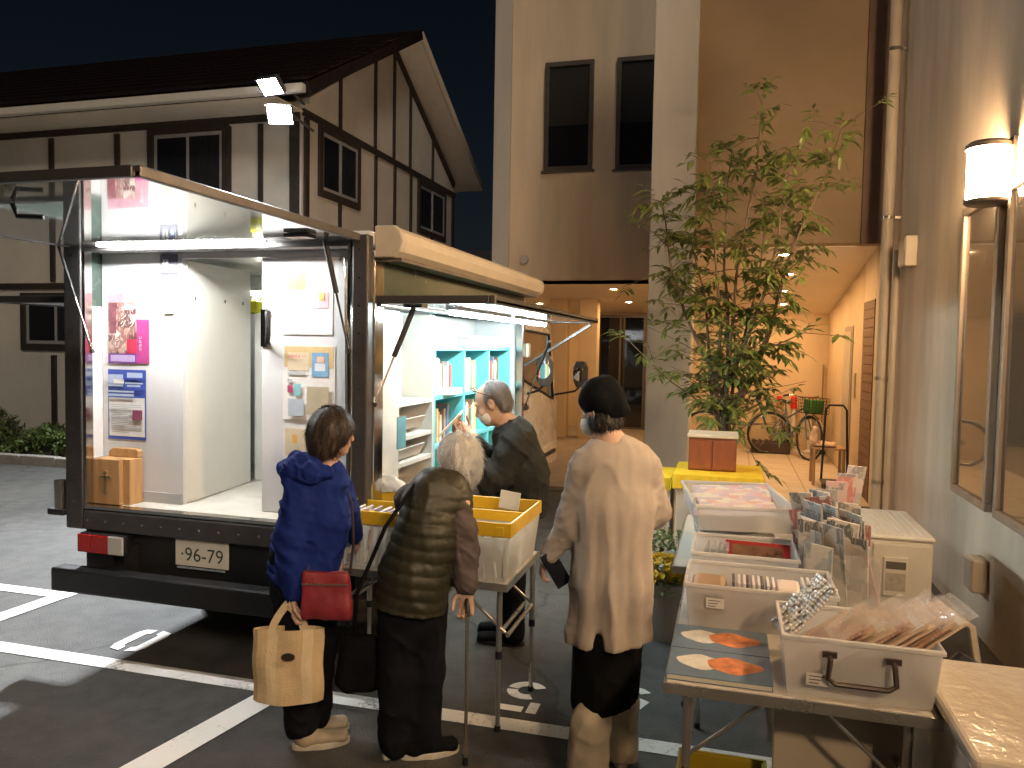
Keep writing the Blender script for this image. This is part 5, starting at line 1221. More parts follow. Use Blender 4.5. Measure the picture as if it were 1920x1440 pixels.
def hair_strands(p,hair,n,length,mat,seed=1,drop=1.0,width=.0016):
    # loose strands lying over the hair mass and breaking its outline
    me=hair.data; rg=np.random.RandomState(seed); N=len(me.vertices)
    co=np.zeros(N*3); me.vertices.foreach_get('co',co); co=co.reshape(-1,3); no=np.zeros(N*3); me.vertices.foreach_get('normal',no); no=no.reshape(-1,3)
    idx=rg.randint(0,N,n); c=co[idx]; nn=no[idx]; ctr=co.mean(0)
    d=np.tile(np.array([0,0,-1.0]),(n,1))*drop+rg.normal(0,.24,(n,3))+(c-ctr)*np.array([2.5,2.5,0])
    d-=nn*(d*nn).sum(1,keepdims=True); d/=np.linalg.norm(d,axis=1,keepdims=True)+1e-6
    s_=np.cross(d,nn); s_/=np.linalg.norm(s_,axis=1,keepdims=True)+1e-6
    L=length*rg.uniform(.5,1.3,(n,1)); lift=rg.uniform(.0,.016,(n,1))**1.0
    V=[];K=4
    for k in range(K):
        t=k/(K-1); q=c+d*L*(t-.3)+nn*(.0012+lift*t*t)-nn*(L*(t-.3))**2*5+rg.normal(0,.0012,(n,3)); w_=width*(1-.8*t)
        V+= [q-s_*w_,q+s_*w_]
    V=np.stack(V,1).reshape(-1,3); base=np.arange(n)*2*K
    F=[np.stack([base+2*k,base+2*k+1,base+2*k+3,base+2*k+2],1) for k in range(K-1)]; F=np.concatenate(F)
    m=bpy.data.meshes.new('strands'); m.from_pydata(V.tolist(),[],F.tolist()); m.update()
    o=link('strands',m,mat,hair,local=True); o['kind']='stuff'; return o
DENIM=M('dark_trousers',(.0055,.006,.009),.9,spec=.15,var=.3,scale=10,bump=.08,bscale=200)
BLKC=M('black_cloth',(.005,.005,.006),.9,spec=.15,var=.3,bump=.1,bscale=180)

# ---------- woman in blue hooded jacket (A), turned to the right and away
pA=person('woman in blue hooded jacket with red shoulder bag, seen from behind',(-1.67,2.90,0),.985,.93)
RA=frame(-math.radians(52),-.12)
hc=Vector((.075,.0,1.365))
S=SDF(.0065); head(S,hc,RA,.90)
S.cap(hc+Vector((-.02,0,-.07)),(.02,0,1.16),.050,.056,k=.03)
S.et((.0,0,1.14),(-.03,0,.78),(.13,.09),(.15,.11),k=.05)
S.chain([(-.06,-.12,1.10),(-.075,-.13,.90),(-.065,-.13,.70)],[.038,.034,.026],k=.02); hand(S,(-.065,-.13,.685),(0,0,-1),(1,.1,0),.95,.95,1)
S.chain([(.08,.12,1.10),(.10,.19,.94),(.12,.26,.84)],[.038,.034,.026]); hand(S,(.125,.27,.83),(.3,1,-.3),(-1,0,0),.95,.5,-1)
S.chain([(-.06,-.02,.78),(-.06,-.02,.40),(-.06,-.02,.08)],[.075,.05,.038],k=.03).chain([(.03,.03,.78),(.02,.06,.42),(.0,.09,.08)],[.075,.05,.038],k=.03)
body_obj(pA,S)
S=SDF(.007)      # bobbed hair
S.ell(hc+Vector((-.010,-.01,.020)),(.094,.094,.088),None,k=.03).ell(hc+Vector((-.040,-.028,-.040)),(.072,.072,.076),None,k=.04)
S.ell(hc+RA@Vector((0,.092,-.052)),(.056,.048,.080),RA,k=.03,op='s').ell(hc+RA@Vector((-.085,.03,-.05)),(.03,.03,.04),RA,k=.02,op='s')
S.cut(hc+Vector((0,0,-.105)),(.25,0,-1)); S.mod.append(strands(hc+Vector((0,0,.06)),RA,7,.007))
HAIRD=M('dark_brown_hair',(.020,.014,.011),.65,var=.5,scale=9,stretch=(30,30,2),bump=.5,bscale=26,spec=.4)
hair_strands(pA,wear(pA,'hair',S,HAIRD),7000,.07,M('brown_strand',(.050,.034,.024),.5,var=.5,scale=60),1)
BLUEH=M('blue_fleece',(.006,.020,.15),.9,var=.3,scale=9,bump=.08,bscale=300,spec=.2)
S=SDF(.0085)
S.et((.005,.0,1.13),(-.01,.0,.98),(.130,.105),(.152,.130),k=.05).et((-.01,0,.98),(-.045,0,.80),(.152,.130),(.158,.138),k=.05).et((-.045,0,.80),(-.065,-.005,.755),(.158,.138),(.150,.132),k=.02)
S.cap((-.02,0,1.17),(.06,.02,1.185),.075,.065,k=.06).ell((-.070,-.03,1.225),(.075,.10,.038),Euler((0,-.35,0)).to_matrix(),k=.04).ell((-.095,-.05,1.185),(.060,.09,.032),Euler((0,-.6,0)).to_matrix(),k=.03).ell((-.03,-.075,1.225),(.075,.04,.035),None,k=.03)
S.chain([(-.055,-.10,1.115),(-.085,-.135,.95),(-.075,-.135,.80),(-.065,-.13,.705)],[.072,.066,.060,.044],k=.03)
S.chain([(.07,.11,1.11),(.10,.19,.95),(.12,.25,.86)],[.066,.056,.044],k=.04)
S.mod.append(folds(.006,9,5,3)); S.mod.append(creases(.010,9,3,1.0,1.4,.5)); S.mod.append(lambda x,y,z:.006*np.sin((z*1.0+x*.9+.02*vnoise(x*9,y*9,z*4))*70)*np.clip((1.0-np.abs(z-.90)*7),0,1)*np.clip((.02-x)*9,0,1)); S.mod.append(lambda x,y,z:.007*np.sin((z-.7*x)*105)*np.clip(1-np.abs(z-1.21)*14,0,1)*np.clip(-x*14,0,1))
jk=wear(pA,'jacket',S,BLUEH,'blue fleece jacket with gathered hood')
S=SDF(.0065); S.chain([(-.105,.05,1.215),(-.125,-.03,1.205),(-.085,-.095,1.205),(-.005,-.115,1.205),(.07,-.085,1.20)],[.030,.044,.046,.042,.026],k=.02).chain([(-.075,.05,1.245),(-.085,-.03,1.245),(-.05,-.075,1.245),(.01,-.09,1.235)],[.024,.034,.034,.026],k=.015)
S.mod.append(creases(.010,15,21,1,1.5,.4)); wear(pA,'hood',S,BLUEH)
S=SDF(.006); S.chain([(-.20,-.04,.757),(-.14,-.115,.752),(-.06,-.145,.750),(.04,-.12,.752),(.09,-.02,.757)],[.020,.022,.022,.022,.020],k=.02); S.mod.append(lambda x,y,z:.0012*np.sin(np.arctan2(y,x+.06)*90)); wear(pA,'hem_band',S,BLUEH)
S=SDF(.0085)
S.et((-.065,0,.82),(-.06,.0,.64),(.150,.125),(.135,.12),k=.03).chain([(-.085,-.03,.66),(-.075,-.03,.40),(-.06,-.03,.10)],[.105,.088,.074],k=.04).chain([(-.01,.04,.66),(-.015,.06,.40),(-.02,.08,.10)],[.105,.085,.072],k=.04)
S.mod.append(creases(.010,9,15,1,1,.4)); wear(pA,'trousers',S,DENIM)
SHT=M('beige_shoe',(.36,.29,.20),.6,var=.2,scale=20); SOLE=M('shoe_sole',(.50,.45,.36),.7)
shoe(pA,(-.045,-.05),-math.radians(72),.24,SHT,SOLE); shoe(pA,(-.06,.07),-math.radians(70),.23,SHT,SOLE)
# red shoulder bag at her hip and its strap
Am=pA['m']
def placed(name,label,cat,m): 
    t=bpy.data.objects.new(name,None); COL.objects.link(t); t.empty_display_size=.05; t.matrix_basis=m; WM[t]=m.copy(); return tag(t,label,cat)
RB=M('red_nylon',(.23,.022,.030),.5,var=.25,scale=8,bump=.2,bscale=150)
t=placed('shoulder_bag','dark red flat shoulder bag hanging at the blue jacket','bag',Am@Matrix.Translation((.085,-.165,.71)))
b=SDF(.006); b.et((-.085,0,.02),(.085,0,.02),(.028,.10),(.028,.098),side=(0,1,0),k=.02); b.et((-.09,0,-.06),(.09,0,-.06),(.030,.05),(.030,.05),side=(0,1,0),k=.04); b.cut((0,0,.095),(0,0,1)); b.cut((-.105,0,0),(-1,0,0)); b.cut((.115,0,0),(1,0,0)); b.cut((0,0,-.105),(0,0,-1)); b.mod.append(folds(.004,16,12,2))
link('bag_body',b.build('bag_body'),RB,t,local=True)
B().box(-.10,.105,-.033,-.029,.045,.052).obj('zip',M('zip_metal',(.4,.3,.25),.3,metal=.8),t,local=True)
B().tube([(-.09,.02,.09),(-.02,.16,.30),(.02,.24,.42),(.07,.20,.34),(.10,.10,.2),(.105,.0,.09)],.006,6).obj('strap',M('strap_dark',(.03,.012,.014),.7),t,local=True)
B().add([(.0,-.034,-.02),(.05,-.034,-.045),(.062,-.034,-.05),(.02,-.034,-.03)],[(0,1,2,3)]).obj('emblem',M('silver_print',(.55,.50,.48),.3),t,local=True)
# canvas tote in her hand
CAN=M('canvas',(.62,.46,.27),.9,var=.12,scale=10,bump=.5,bscale=260); CAN2=M('canvas_pale',(.70,.56,.36),.9,var=.1,scale=10,bump=.5,bscale=260)
t=placed('tote_bag','tan striped canvas tote with a dark oval badge held by two handles','bag',Am@Matrix.Translation((-.085,-.15,.26))@Matrix.Rotation(.06,4,'Z'))
W_,H_=.155,.30
b=B(); N=14
def tp(u,v,sd): 
    x=-W_+2*W_*u; z=H_*v; bul=.045*math.sin(math.pi*u)**.5*(1-.45*v)+.006; return Vector((x+.004*math.sin(v*9),sd*bul+.004*math.sin(u*11+v*5),z-.008*math.sin(math.pi*u)*(1-v)))
for sd in(-1,1):
    for i in range(N):
        for j in range(8):
            q=[tp(i/N,j/8,sd),tp((i+1)/N,j/8,sd),tp((i+1)/N,(j+1)/8,sd),tp(i/N,(j+1)/8,sd)]
            b.cur=1 if (i in(3,4,10,11)) else 0
            b.quad(*q)
for i in range(N): b.quad(tp(i/N,0,-1),tp((i+1)/N,0,-1),tp((i+1)/N,0,1),tp(i/N,0,1))
bb=b.obj('bag_body',[CAN,CAN2],t,local=True,smooth=True)
for sd in(-1,1):
    h=B(); pts=[]
    for i in range(15):
        a=i/14; x=-.075+.15*a; z=H_+.125*math.sin(math.pi*a)**.75-.02; x*=(1-.62*math.sin(math.pi*a)**2); pts.append(Vector((x,sd*.012,z)))
    for i in range(14):
        dx=(pts[i+1]-pts[i]).normalized(); nn=Vector((-dx.z,0,dx.x))*.016
        h.quad(pts[i]-nn,pts[i+1]-nn,pts[i+1]+nn,pts[i]+nn)
    o=h.obj('handle',CAN2,t,local=True); md=o.modifiers.new('s','SOLIDIFY'); md.thickness=.005
B().add([(.012+.030*math.cos(q),-.062,.20+.017*math.sin(q)) for q in [2*math.pi*i/24 for i in range(24)]],[tuple(range(24))]).obj('badge',M('badge_dark',(.03,.02,.015),.5),t,local=True)

# ---------- stooping woman in quilted olive vest (B), leaning on a cane
pB=person('white haired woman in quilted olive vest stooping over the bins with a cane',(-1.23,2.95,0),1.0,.96)
hB=Vector((.165,.16,1.235)); RB_=frame(math.radians(-8),-.62)
S=SDF(.0065); head(S,hB,RB_,.87)
S.cap(hB+Vector((-.015,-.03,-.05)),(.09,.04,1.09),.048,.055,k=.03)
S.et((.06,.02,1.05),(-.0,-.02,.72),(.10,.09),(.11,.10),k=.05)
S.chain([(.19,.0,1.06),(.215,.0,.88),(.215,-.03,.73)],[.038,.034,.026]); hand(S,(.217,-.035,.715),(.0,-.05,-1),(-.1,-1,0),.95,.85,1)
S.chain([(-.05,.14,1.04),(-.02,.28,.98),(.06,.38,.98)],[.038,.034,.026]); hand(S,(.065,.39,.98),(.5,1,-.2),(0,0,-1),.95,.4,-1)
S.chain([(-.06,-.02,.72),(-.07,-.02,.40),(-.085,-.03,.08)],[.065,.05,.038],k=.03).chain([(.03,.0,.72),(.03,.02,.40),(.03,.0,.08)],[.075,.05,.038],k=.03)
body_obj(pB,S)
S=SDF(.007)
S.ell(hB+Vector((.0,-.015,.015)),(.092,.096,.092),None,k=.03).ell(hB+Vector((.028,-.032,-.045)),(.074,.072,.074),None,k=.04)
S.ell(hB+RB_@Vector((0,.12,-.05)),(.065,.06,.09),RB_,k=.03,op='s'); S.cut(hB+Vector((0,0,-.10)),(-.35,0,-1)); S.mod.append(strands(hB+Vector((0,0,.05)),RB_,8,.007))
HAIRW=M('grey_white_hair',(.60,.57,.53),.55,var=.28,scale=9,stretch=(30,30,2),bump=.5,bscale=26)
hair_strands(pB,wear(pB,'hair',S,HAIRW),7000,.06,M('white_strand',(.74,.71,.67),.5,var=.3,scale=30),2)
OLIVE=M('olive_quilt',(.030,.028,.016),.50,spec=.35,var=.2,scale=7,bump=.15,bscale=60)
S=SDF(.0075)
S.et((.085,.03,1.085),(.045,.0,.93),(.125,.105),(.135,.125),k=.05).cap((.0,.03,1.065),(.155,.03,1.07),.068,.066,k=.04).et((.045,0,.93),(-.01,-.02,.76),(.130,.125),(.142,.135),k=.05).et((-.01,-.02,.76),(-.025,-.03,.60),(.142,.135),(.152,.135),k=.03)
S.cap((.06,.03,1.12),(.13,.07,1.12),.075,.070,k=.05); S.cut((-.03,0,.625),(-.12,0,-1))
S.mod.append(lambda x,y,z:-.0075*np.abs(np.sin((z+.10*x+.008*vnoise(x*8,y*8,z*3))*math.pi/.050))**.5*np.clip((1.13-z)*14,0,1)); S.mod.append(folds(.006,8,5,4)); S.mod.append(creases(.005,16,6,1.0,.5)); S.trim((-.03,0,.635),(-.12,0,-1))
wear(pB,'vest',S,OLIVE,'quilted olive vest with horizontal seams')
GRYS=M('mauve_grey_sleeve',(.075,.056,.054),.85,var=.25,scale=10,bump=.1,bscale=200)
S=SDF(.0075); S.chain([(.155,.02,1.085),(.190,-.01,.95),(.205,-.01,.86),(.215,-.03,.735)],[.060,.060,.058,.046],k=.03); S.chain([(-.05,.12,1.05),(-.02,.28,.98),(.05,.37,.98)],[.068,.058,.045],k=.03); S.mod.append(folds(.005,13,9,8)); S.mod.append(creases(.010,12,8,.9,1.3,.6)); wear(pB,'sleeve',S,GRYS)
S=SDF(.0085); S.et((-.02,-.02,.74),(-.02,-.01,.58),(.130,.125),(.13,.12),k=.03).chain([(-.07,-.03,.62),(-.075,-.03,.35),(-.085,-.03,.07)],[.092,.078,.070],k=.04).chain([(.045,.0,.62),(.04,.02,.35),(.04,.0,.07)],[.092,.078,.070],k=.04); S.mod.append(creases(.010,8,16,1,.8,.3)); wear(pB,'trousers',S,DENIM)
shoe(pB,(-.01,-.035),-math.radians(72),.24,BLKC,M('white_sole',(.60,.54,.45),.7),.05); shoe(pB,(-.10,-.02),-math.radians(30),.22,BLKC,M('white_sole'),.05)
cn=placed('walking_cane','thin metal walking cane under the stooping woman hand','cane',pB['m']@Matrix.Translation((.225,-.085,0)))
B().cyl((0,0,.012),(0,.0,.635),.0075,n=12).obj('shaft',M('cane_metal',(.62,.55,.45),.2,metal=.9),cn,smooth=True,local=True)
B().tube([(0,0,.62),(0,.0,.655),(-.004,.02,.672),(-.006,.06,.674),(-.006,.085,.668)],.0105,8).obj('handle',BLACKP,cn,smooth=True,local=True); B().cyl((0,0,0),(0,0,.035),.012,n=12).obj('rubber_tip',BLACKP,cn,smooth=True,local=True)
t=placed('shoulder_bag','soft black shoulder bag hanging beside the stooping woman leg','bag',pB['m']@Matrix.Translation((-.225,.02,.36)))
b=SDF(.007); b.et((-.055,0,.09),(-.065,0,-.06),(.055,.045),(.070,.05),k=.03).et((.01,0,.09),(.01,0,-.06),(.05,.045),(.06,.05),k=.03); b.mod.append(folds(.006,13,9,6)); link('bag_body',b.build('bag_body'),BLKC,t,local=True)
B().tube([(-.05,0,.13),(-.02,-.10,.34),(.10,-.12,.62),(.24,-.02,.82)],.009,6).obj('strap',BLKC,t,local=True)

# ---------- woman in long cardigan (C)
pC=person('woman in long beige cardigan and black knit hat, back to the viewer',(-.44,2.95,0),1.0,.91)
hC=Vector((-.035,.03,1.485)); RC=frame(math.radians(38),-.30)
S=SDF(.0065); head(S,hC,RC,.98)
S.cap(hC+Vector((.005,-.02,-.06)),(.02,-.01,1.33),.052,.060,k=.03)
S.et((.02,0,1.28),(.02,0,.9),(.14,.09),(.15,.11),k=.05)
S.chain([(-.12,.0,1.25),(-.145,.03,1.05),(-.232,.065,.915)],[.040,.034,.027]); hand(S,(-.243,.07,.90),(-.35,.25,-.8),(1,.2,-.3),.95,.55,-1)
S.chain([(.16,.02,1.25),(.215,.10,1.08),(.275,.24,1.05)],[.040,.034,.027]); hand(S,(.29,.26,1.045),(.25,1,-.15),(0,0,-1),.95,.4,1)
S.chain([(-.05,-.01,.85),(-.06,-.04,.45),(-.075,-.05,.08)],[.065,.045,.04],k=.03).chain([(.07,.03,.85),(.09,.12,.45),(.10,.17,.08)],[.065,.045,.04],k=.03)
body_obj(pC,S)
KNIT=M('black_knit',(.005,.006,.007),.95,var=.3,scale=20,bump=.2,bscale=150,spec=.1)
S=SDF(.0065); S.ell(hC+Vector((-.002,-.008,.042)),(.098,.101,.082),None,k=.03).ell(hC+Vector((.055,-.045,-.012)),(.060,.055,.042),None,k=.04); S.cut(hC+RC@Vector((0,0,-.018)),RC@Vector((.35,.42,-1))); S.mod.append(folds(.007,14,10,3)); wear(pC,'knit_hat',S,KNIT)
S=SDF(.0065); S.ell(hC+Vector((.012,-.035,-.045)),(.070,.062,.055),None,k=.03); S.mod.append(strands(hC,RC,8,.006)); BH=M('black_hair',(.012,.009,.008),.45,var=.4,bump=.4,bscale=30); hair_strands(pC,wear(pC,'hair',S,BH),1200,.05,BH,3)
S=SDF(.006); S.ell(hC+RC@Vector((0,.052,-.052)),(.068,.062,.052),RC,k=.02); S.cut(hC+RC@Vector((0,.02,0)),RC@Vector((0,-1,0))); mk=wear(pC,'face_mask',S,MASKM)
B().tube([hC+RC@Vector((-.066,.03,-.035)),hC+RC@Vector((-.082,-.005,.0)),hC+RC@Vector((-.086,-.03,.0)),hC+RC@Vector((-.078,-.03,-.03)),hC+RC@Vector((-.064,.025,-.07))],.0022,5).obj('ear_loop',MASKM,mk,local=True)
CARD=M('cardigan_wool',(.42,.36,.305),.95,var=.12,scale=8,bump=.10,bscale=320,spec=.15)
S=SDF(.0085)
S.et((.02,0,1.28),(.025,0,1.10),(.150,.100),(.165,.125),k=.05).et((.025,0,1.10),(.02,.0,.80),(.165,.125),(.170,.140),k=.05).et((.02,0,.80),(.012,0,.60),(.170,.140),(.176,.145),k=.03).et((.012,0,.60),(.01,0,.50),(.176,.145),(.178,.147),k=.02)
S.cap((-.05,0,1.275),(.09,0,1.275),.070,.070,k=.06).cap((.0,-.01,1.315),(.03,-.01,1.322),.062,.058,k=.04)
S.chain([(-.105,.0,1.25),(-.135,.02,1.08),(-.150,.035,1.03),(-.235,.07,.905)],[.072,.060,.058,.044],k=.03)
S.chain([(.15,.02,1.25),(.205,.08,1.09),(.225,.13,1.06),(.275,.25,1.045)],[.072,.060,.058,.044],k=.03)
S.ell((-.045,-.165,.575),(.024,.07,.085),None,k=.010,op='s'); S.trim((0,0,.585),(.05,0,-1))
def cfold(x,y,z):
    w=np.clip((1.22-z)*2.0,0.1,1); th=np.arctan2(y,x-.02)
    return w*(.007*np.sin(th*9+2.0*vnoise(th*2,z*2.2,z*0+3)+z*1.5)*np.clip(np.abs(x-.02)<.21,0,1)+.006*vnoise(th*5,z*3,z*0))
S.mod.append(cfold); S.mod.append(folds(.004,8,4,1)); S.mod.append(creases(.007,8,5,1.1,.35)); S.mod.append(lambda x,y,z:-.006*(1-np.abs(vnoise(x*14+z*22,y*10,z*26-x*14)))**4*np.clip((np.abs(x-.02)-.13)*20,0,1)); wear(pC,'cardigan',S,CARD,'long beige knitted cardigan with a back slit')
S=SDF(.0085); S.et((.015,.0,.75),(.005,.01,.36),(.145,.125),(.148,.135),k=.03); S.trim((-.03,0,.315),(.28,0,-1)); S.mod.append(folds(.006,12,5,2)); S.mod.append(creases(.006,12,2,1,.4)); wear(pC,'skirt',S,BLKC,'black skirt showing below the cardigan')
CRT=M('cream_trousers',(.50,.43,.33),.9,var=.12,scale=9,bump=.08,bscale=200)
S=SDF(.0085); S.chain([(-.045,-.02,.42),(-.055,-.05,.28),(-.07,-.06,.04)],[.065,.078,.088],k=.03).chain([(.085,.05,.42),(.10,.12,.28),(.105,.17,.05)],[.065,.070,.078],k=.03); S.mod.append(folds(.006,10,5,7)); S.mod.append(creases(.009,10,7,1,.5)); S.trim((0,0,.03),(0,0,-1)); wear(pC,'trousers',S,CRT)
shoe(pC,(-.07,-.07),math.radians(12),.23,SHT,SOLE,.03); shoe(pC,(.105,.165),math.radians(-5),.23,SHT,SOLE,.03)
o=B().box(-.035,.035,-.010,.010,-.085,.085).obj('held_book',M('navy_cover',(.012,.014,.022),.35),None,bevel=.003,matrix=pC['m']@Matrix.Translation((-.215,.055,.845))@Euler((.2,-.55,.2)).to_matrix().to_4x4()); tag(o,'small dark booklet held in the cardigan woman left hand','booklet')

# ---------- man in dark jacket (D), reading at the open side, facing left
pD=person('grey haired man in dark jacket reading by the open truck side',(-1.235,4.28,0),1.0)
hD=Vector((-.085,.0,1.385)); RD=frame(math.radians(78),-.42)
S=SDF(.0065); head(S,hD,RD,1.06)
S.cap(hD+Vector((.035,0,-.05)),(.06,0,1.20),.056,.064,k=.03)
S.et((.05,0,1.18),(.07,0,.80),(.11,.14),(.12,.15),k=.05)
S.chain([(.03,-.15,1.13),(-.09,-.19,.96),(-.215,-.14,1.165)],[.042,.036,.028]); hand(S,(-.225,-.135,1.185),(-.75,.1,.55),(.3,.6,.7),1.0,.75,-1)
S.chain([(.03,.15,1.13),(-.06,.20,.97),(-.205,.10,1.18)],[.042,.036,.028]); hand(S,(-.215,.095,1.195),(-.75,-.1,.55),(.3,-.6,.7),1.0,.75,1)
S.chain([(.06,-.08,.80),(.03,-.08,.42),(.05,-.08,.08)],[.085,.055,.042],k=.03).chain([(.06,.08,.80),(.03,.08,.42),(.05,.08,.08)],[.085,.055,.042],k=.03)
body_obj(pD,S)
S=SDF(.006); S.ell(hD+RD@Vector((0,-.022,.045)),(.084,.094,.082),RD,k=.02).ell(hD+RD@Vector((0,-.065,-.02)),(.072,.045,.06),RD,k=.03); S.cut(hD+RD@Vector((0,.035,0)),RD@Vector((0,1,.35))); S.ell(hD+RD@Vector((-.085,-.005,-.02)),(.03,.025,.04),RD,k=.01,op='s').ell(hD+RD@Vector((.085,-.005,-.02)),(.03,.025,.04),RD,k=.01,op='s'); S.mod.append(strands(hD,RD,9,.005))
GH=M('grey_hair',(.20,.18,.18),.5,var=.45,scale=9,stretch=(30,30,3),bump=.4,bscale=28); hair_strands(pD,wear(pD,'hair',S,GH),3000,.04,GH,4)
S=SDF(.006); S.ell(hD+RD@Vector((0,.050,-.055)),(.064,.060,.055),RD,k=.02); S.cut(hD+RD@Vector((0,.030,0)),RD@Vector((0,-1,0))); mk=wear(pD,'face_mask',S,MASKM)
B().tube([hD+RD@Vector((.066,.03,-.035)),hD+RD@Vector((.086,-.005,.0)),hD+RD@Vector((.090,-.03,.0)),hD+RD@Vector((.082,-.03,-.03)),hD+RD@Vector((.064,.025,-.07))],.0022,5).obj('ear_loop',MASKM,mk,local=True)
gl=placed('eyeglasses','brown eyeglasses pushed up on the grey haired man head','glasses',pD['m']@Matrix.Translation(hD)@RD.to_4x4())
for sx in(-1,1):
    B().tube([(sx*.035+.026*math.cos(q),.070+.01*math.sin(q),.115+.020*math.sin(q)) for q in [2*math.pi*i/18 for i in range(18)]],.0028,5,closed=True).obj('lens_rim',M('tortoise',(.16,.06,.03),.3),gl,local=True)
    B().tube([(sx*.062,.070,.115),(sx*.090,.02,.075),(sx*.096,-.04,.03)],.003,5).obj('temple',M('tortoise'),gl,local=True)
JKT=M('dark_green_jacket',(.018,.019,.016),.8,spec=.25,var=.25,scale=8,bump=.08,bscale=160)
S=SDF(.0085); S.et((.045,0,1.17),(.075,0,.98),(.125,.165),(.155,.18),k=.05).et((.075,0,.98),(.085,0,.74),(.155,.18),(.150,.175),k=.05); S.cap((.03,-.10,1.19),(.03,.10,1.19),.078,.078,k=.05).cap((.04,0,1.225),(.06,0,1.235),.068,.068,k=.04)
S.chain([(.035,-.15,1.15),(-.045,-.20,1.0),(-.085,-.195,.965),(-.185,-.15,1.115)],[.086,.074,.070,.048],k=.03).chain([(.035,.15,1.15),(-.055,.20,.97),(-.18,.10,1.14)],[.086,.068,.048],k=.03)
S.cut((0,0,.74),(0,0,-1)); S.mod.append(folds(.006,8,6,11)); S.mod.append(creases(.011,9,12,1,1,.6)); S.mod.append(lambda x,y,z:.004*np.sin((z*1.0+x*1.3)*40+3*vnoise(x*6,y*6,z*5))*np.clip(-y*5,0,1)*np.clip(.05-x,0,.1)*10); wear(pD,'jacket',S,JKT)
S=SDF(.009); S.et((.075,0,.82),(.07,0,.72),(.125,.155),(.125,.15),k=.03).chain([(.065,-.085,.74),(.04,-.085,.42),(.055,-.085,.07)],[.10,.080,.066],k=.03).chain([(.065,.085,.74),(.04,.085,.42),(.055,.085,.07)],[.10,.080,.066],k=.03); S.mod.append(folds(.007,12,9,13)); wear(pD,'trousers',S,DENIM)
shoe(pD,(.07,-.085),math.radians(80),.26,BLKC,BLACKP,.04); shoe(pD,(.07,.085),math.radians(85),.26,BLKC,BLACKP,.04)
rb=placed('open_book','small pale book held open by the man at the truck side','book',pD['m']@Matrix.Translation((-.325,-.02,1.265))@Euler((0,.75,0)).to_matrix().to_4x4())
B().box(-.006,.0,-.13,-.002,-.09,.09).box(-.006,.0,.002,.13,-.09,.09).obj('cover',M('book_white',(.8,.79,.76),.5),rb,local=True,bevel=.001); B().box(.0003,.006,-.125,-.003,-.087,.087).box(.0003,.006,.003,.125,-.087,.087).obj('pages',PAGES,rb,local=True)
# ============================================================ PLANTS AND THINGS IN THE PASSAGE
LEAF=M('leaf_green',(.175,.215,.060),.40,var=.5,scale=3,tint=(.100,.140,.036),thin=.35,spec=.5)
LEAF2=M('leaf_young',(.20,.25,.065),.42,var=.4,scale=3,thin=.3)
BARK=M('bark',(.12,.085,.055),.9,var=.4,scale=14,stretch=(1,1,.25),bump=.5,bscale=60)
def leaf_geo(b,p,d,L,W,up):
    """a folded pointed leaf of six faces"""
    d=d.normalized(); s=d.cross(up)
    if s.length<1e-3: s=Vector((1,0,0))
    s.normalize(); n=s.cross(d)
    q=[p,p+d*L*.35+s*W*.5+n*W*.12,p+d*L*.7+s*W*.36+n*W*.05-Vector((0,0,L*.06)),p+d*L-Vector((0,0,L*.16)),p+d*L*.7-s*W*.36+n*W*.05-Vector((0,0,L*.06)),p+d*L*.35-s*W*.5+n*W*.12,p+d*L*.35,p+d*L*.7-Vector((0,0,L*.06))]
    b.add(q,[(0,1,6),(0,6,5),(1,2,7,6),(6,7,4,5),(2,3,7),(7,3,4)])
tree=thing('ash_tree','slender multi stemmed evergreen tree behind the brown chest','tree',(-.04,6.55,0))
rng=random.Random(11)
tb0=Vector((-.04,6.55,0))
trunkb=B(); crown=B(); crown.cur=0
trunkb.tube([tb0+Vector((0,0,-.02)),tb0+Vector((.01,0,.5)),tb0+Vector((-.01,.01,1.0)),tb0+Vector((.0,0,1.35))],[.05,.045,.04,.034],10)
def rv(s): return Vector((rng.uniform(-s,s),rng.uniform(-s,s),rng.uniform(-s,s)))
def leafy(path,r0,dens,L0=.095):
    """a twig carrying compound leaves in pairs"""
    n=len(path); trunkb.tube(path,[max(.002,r0*(1-i/(n))) for i in range(n)],5)
    tot=sum((path[i+1]-path[i]).length for i in range(n-1))
    for i in range(n-1):
        seg=path[i+1]-path[i]; k=max(1,int(seg.length*dens))
        for j in range(k):
            if rng.random()<.12: continue
            p=path[i]+seg*((j+rng.random())/k); 
            side=(seg.normalized().cross(Vector((0,0,1)))+rv(.6)).normalized()
            st=(side*rng.choice((-1,1))+seg.normalized()*.5+Vector((0,0,rng.uniform(-.5,.25)))).normalized()
            SL=rng.uniform(.09,.19)
            e=p+st*SL; trunkb.tube([p,e],.0012,3,cap=False)
            m=rng.randint(2,4)
            for q in range(m):
                a=p+st*SL*(.35+.6*q/m); s2=st.cross(Vector((0,0,1)))
                for sg in(-1,1):
                    crown.cur=0 if rng.random()<.7 else 1
                    leaf_geo(crown,a,(s2*sg+st*.6+rv(.35)+Vector((0,0,-.25))),L0*rng.uniform(.7,1.3),.032*rng.uniform(.8,1.25),Vector((0,0,1))+rv(.4))
            crown.cur=0 if rng.random()<.7 else 1
            leaf_geo(crown,e,(st+rv(.25)+Vector((0,0,-.2))),L0*rng.uniform(.8,1.3),.03,Vector((0,0,1))+rv(.4))
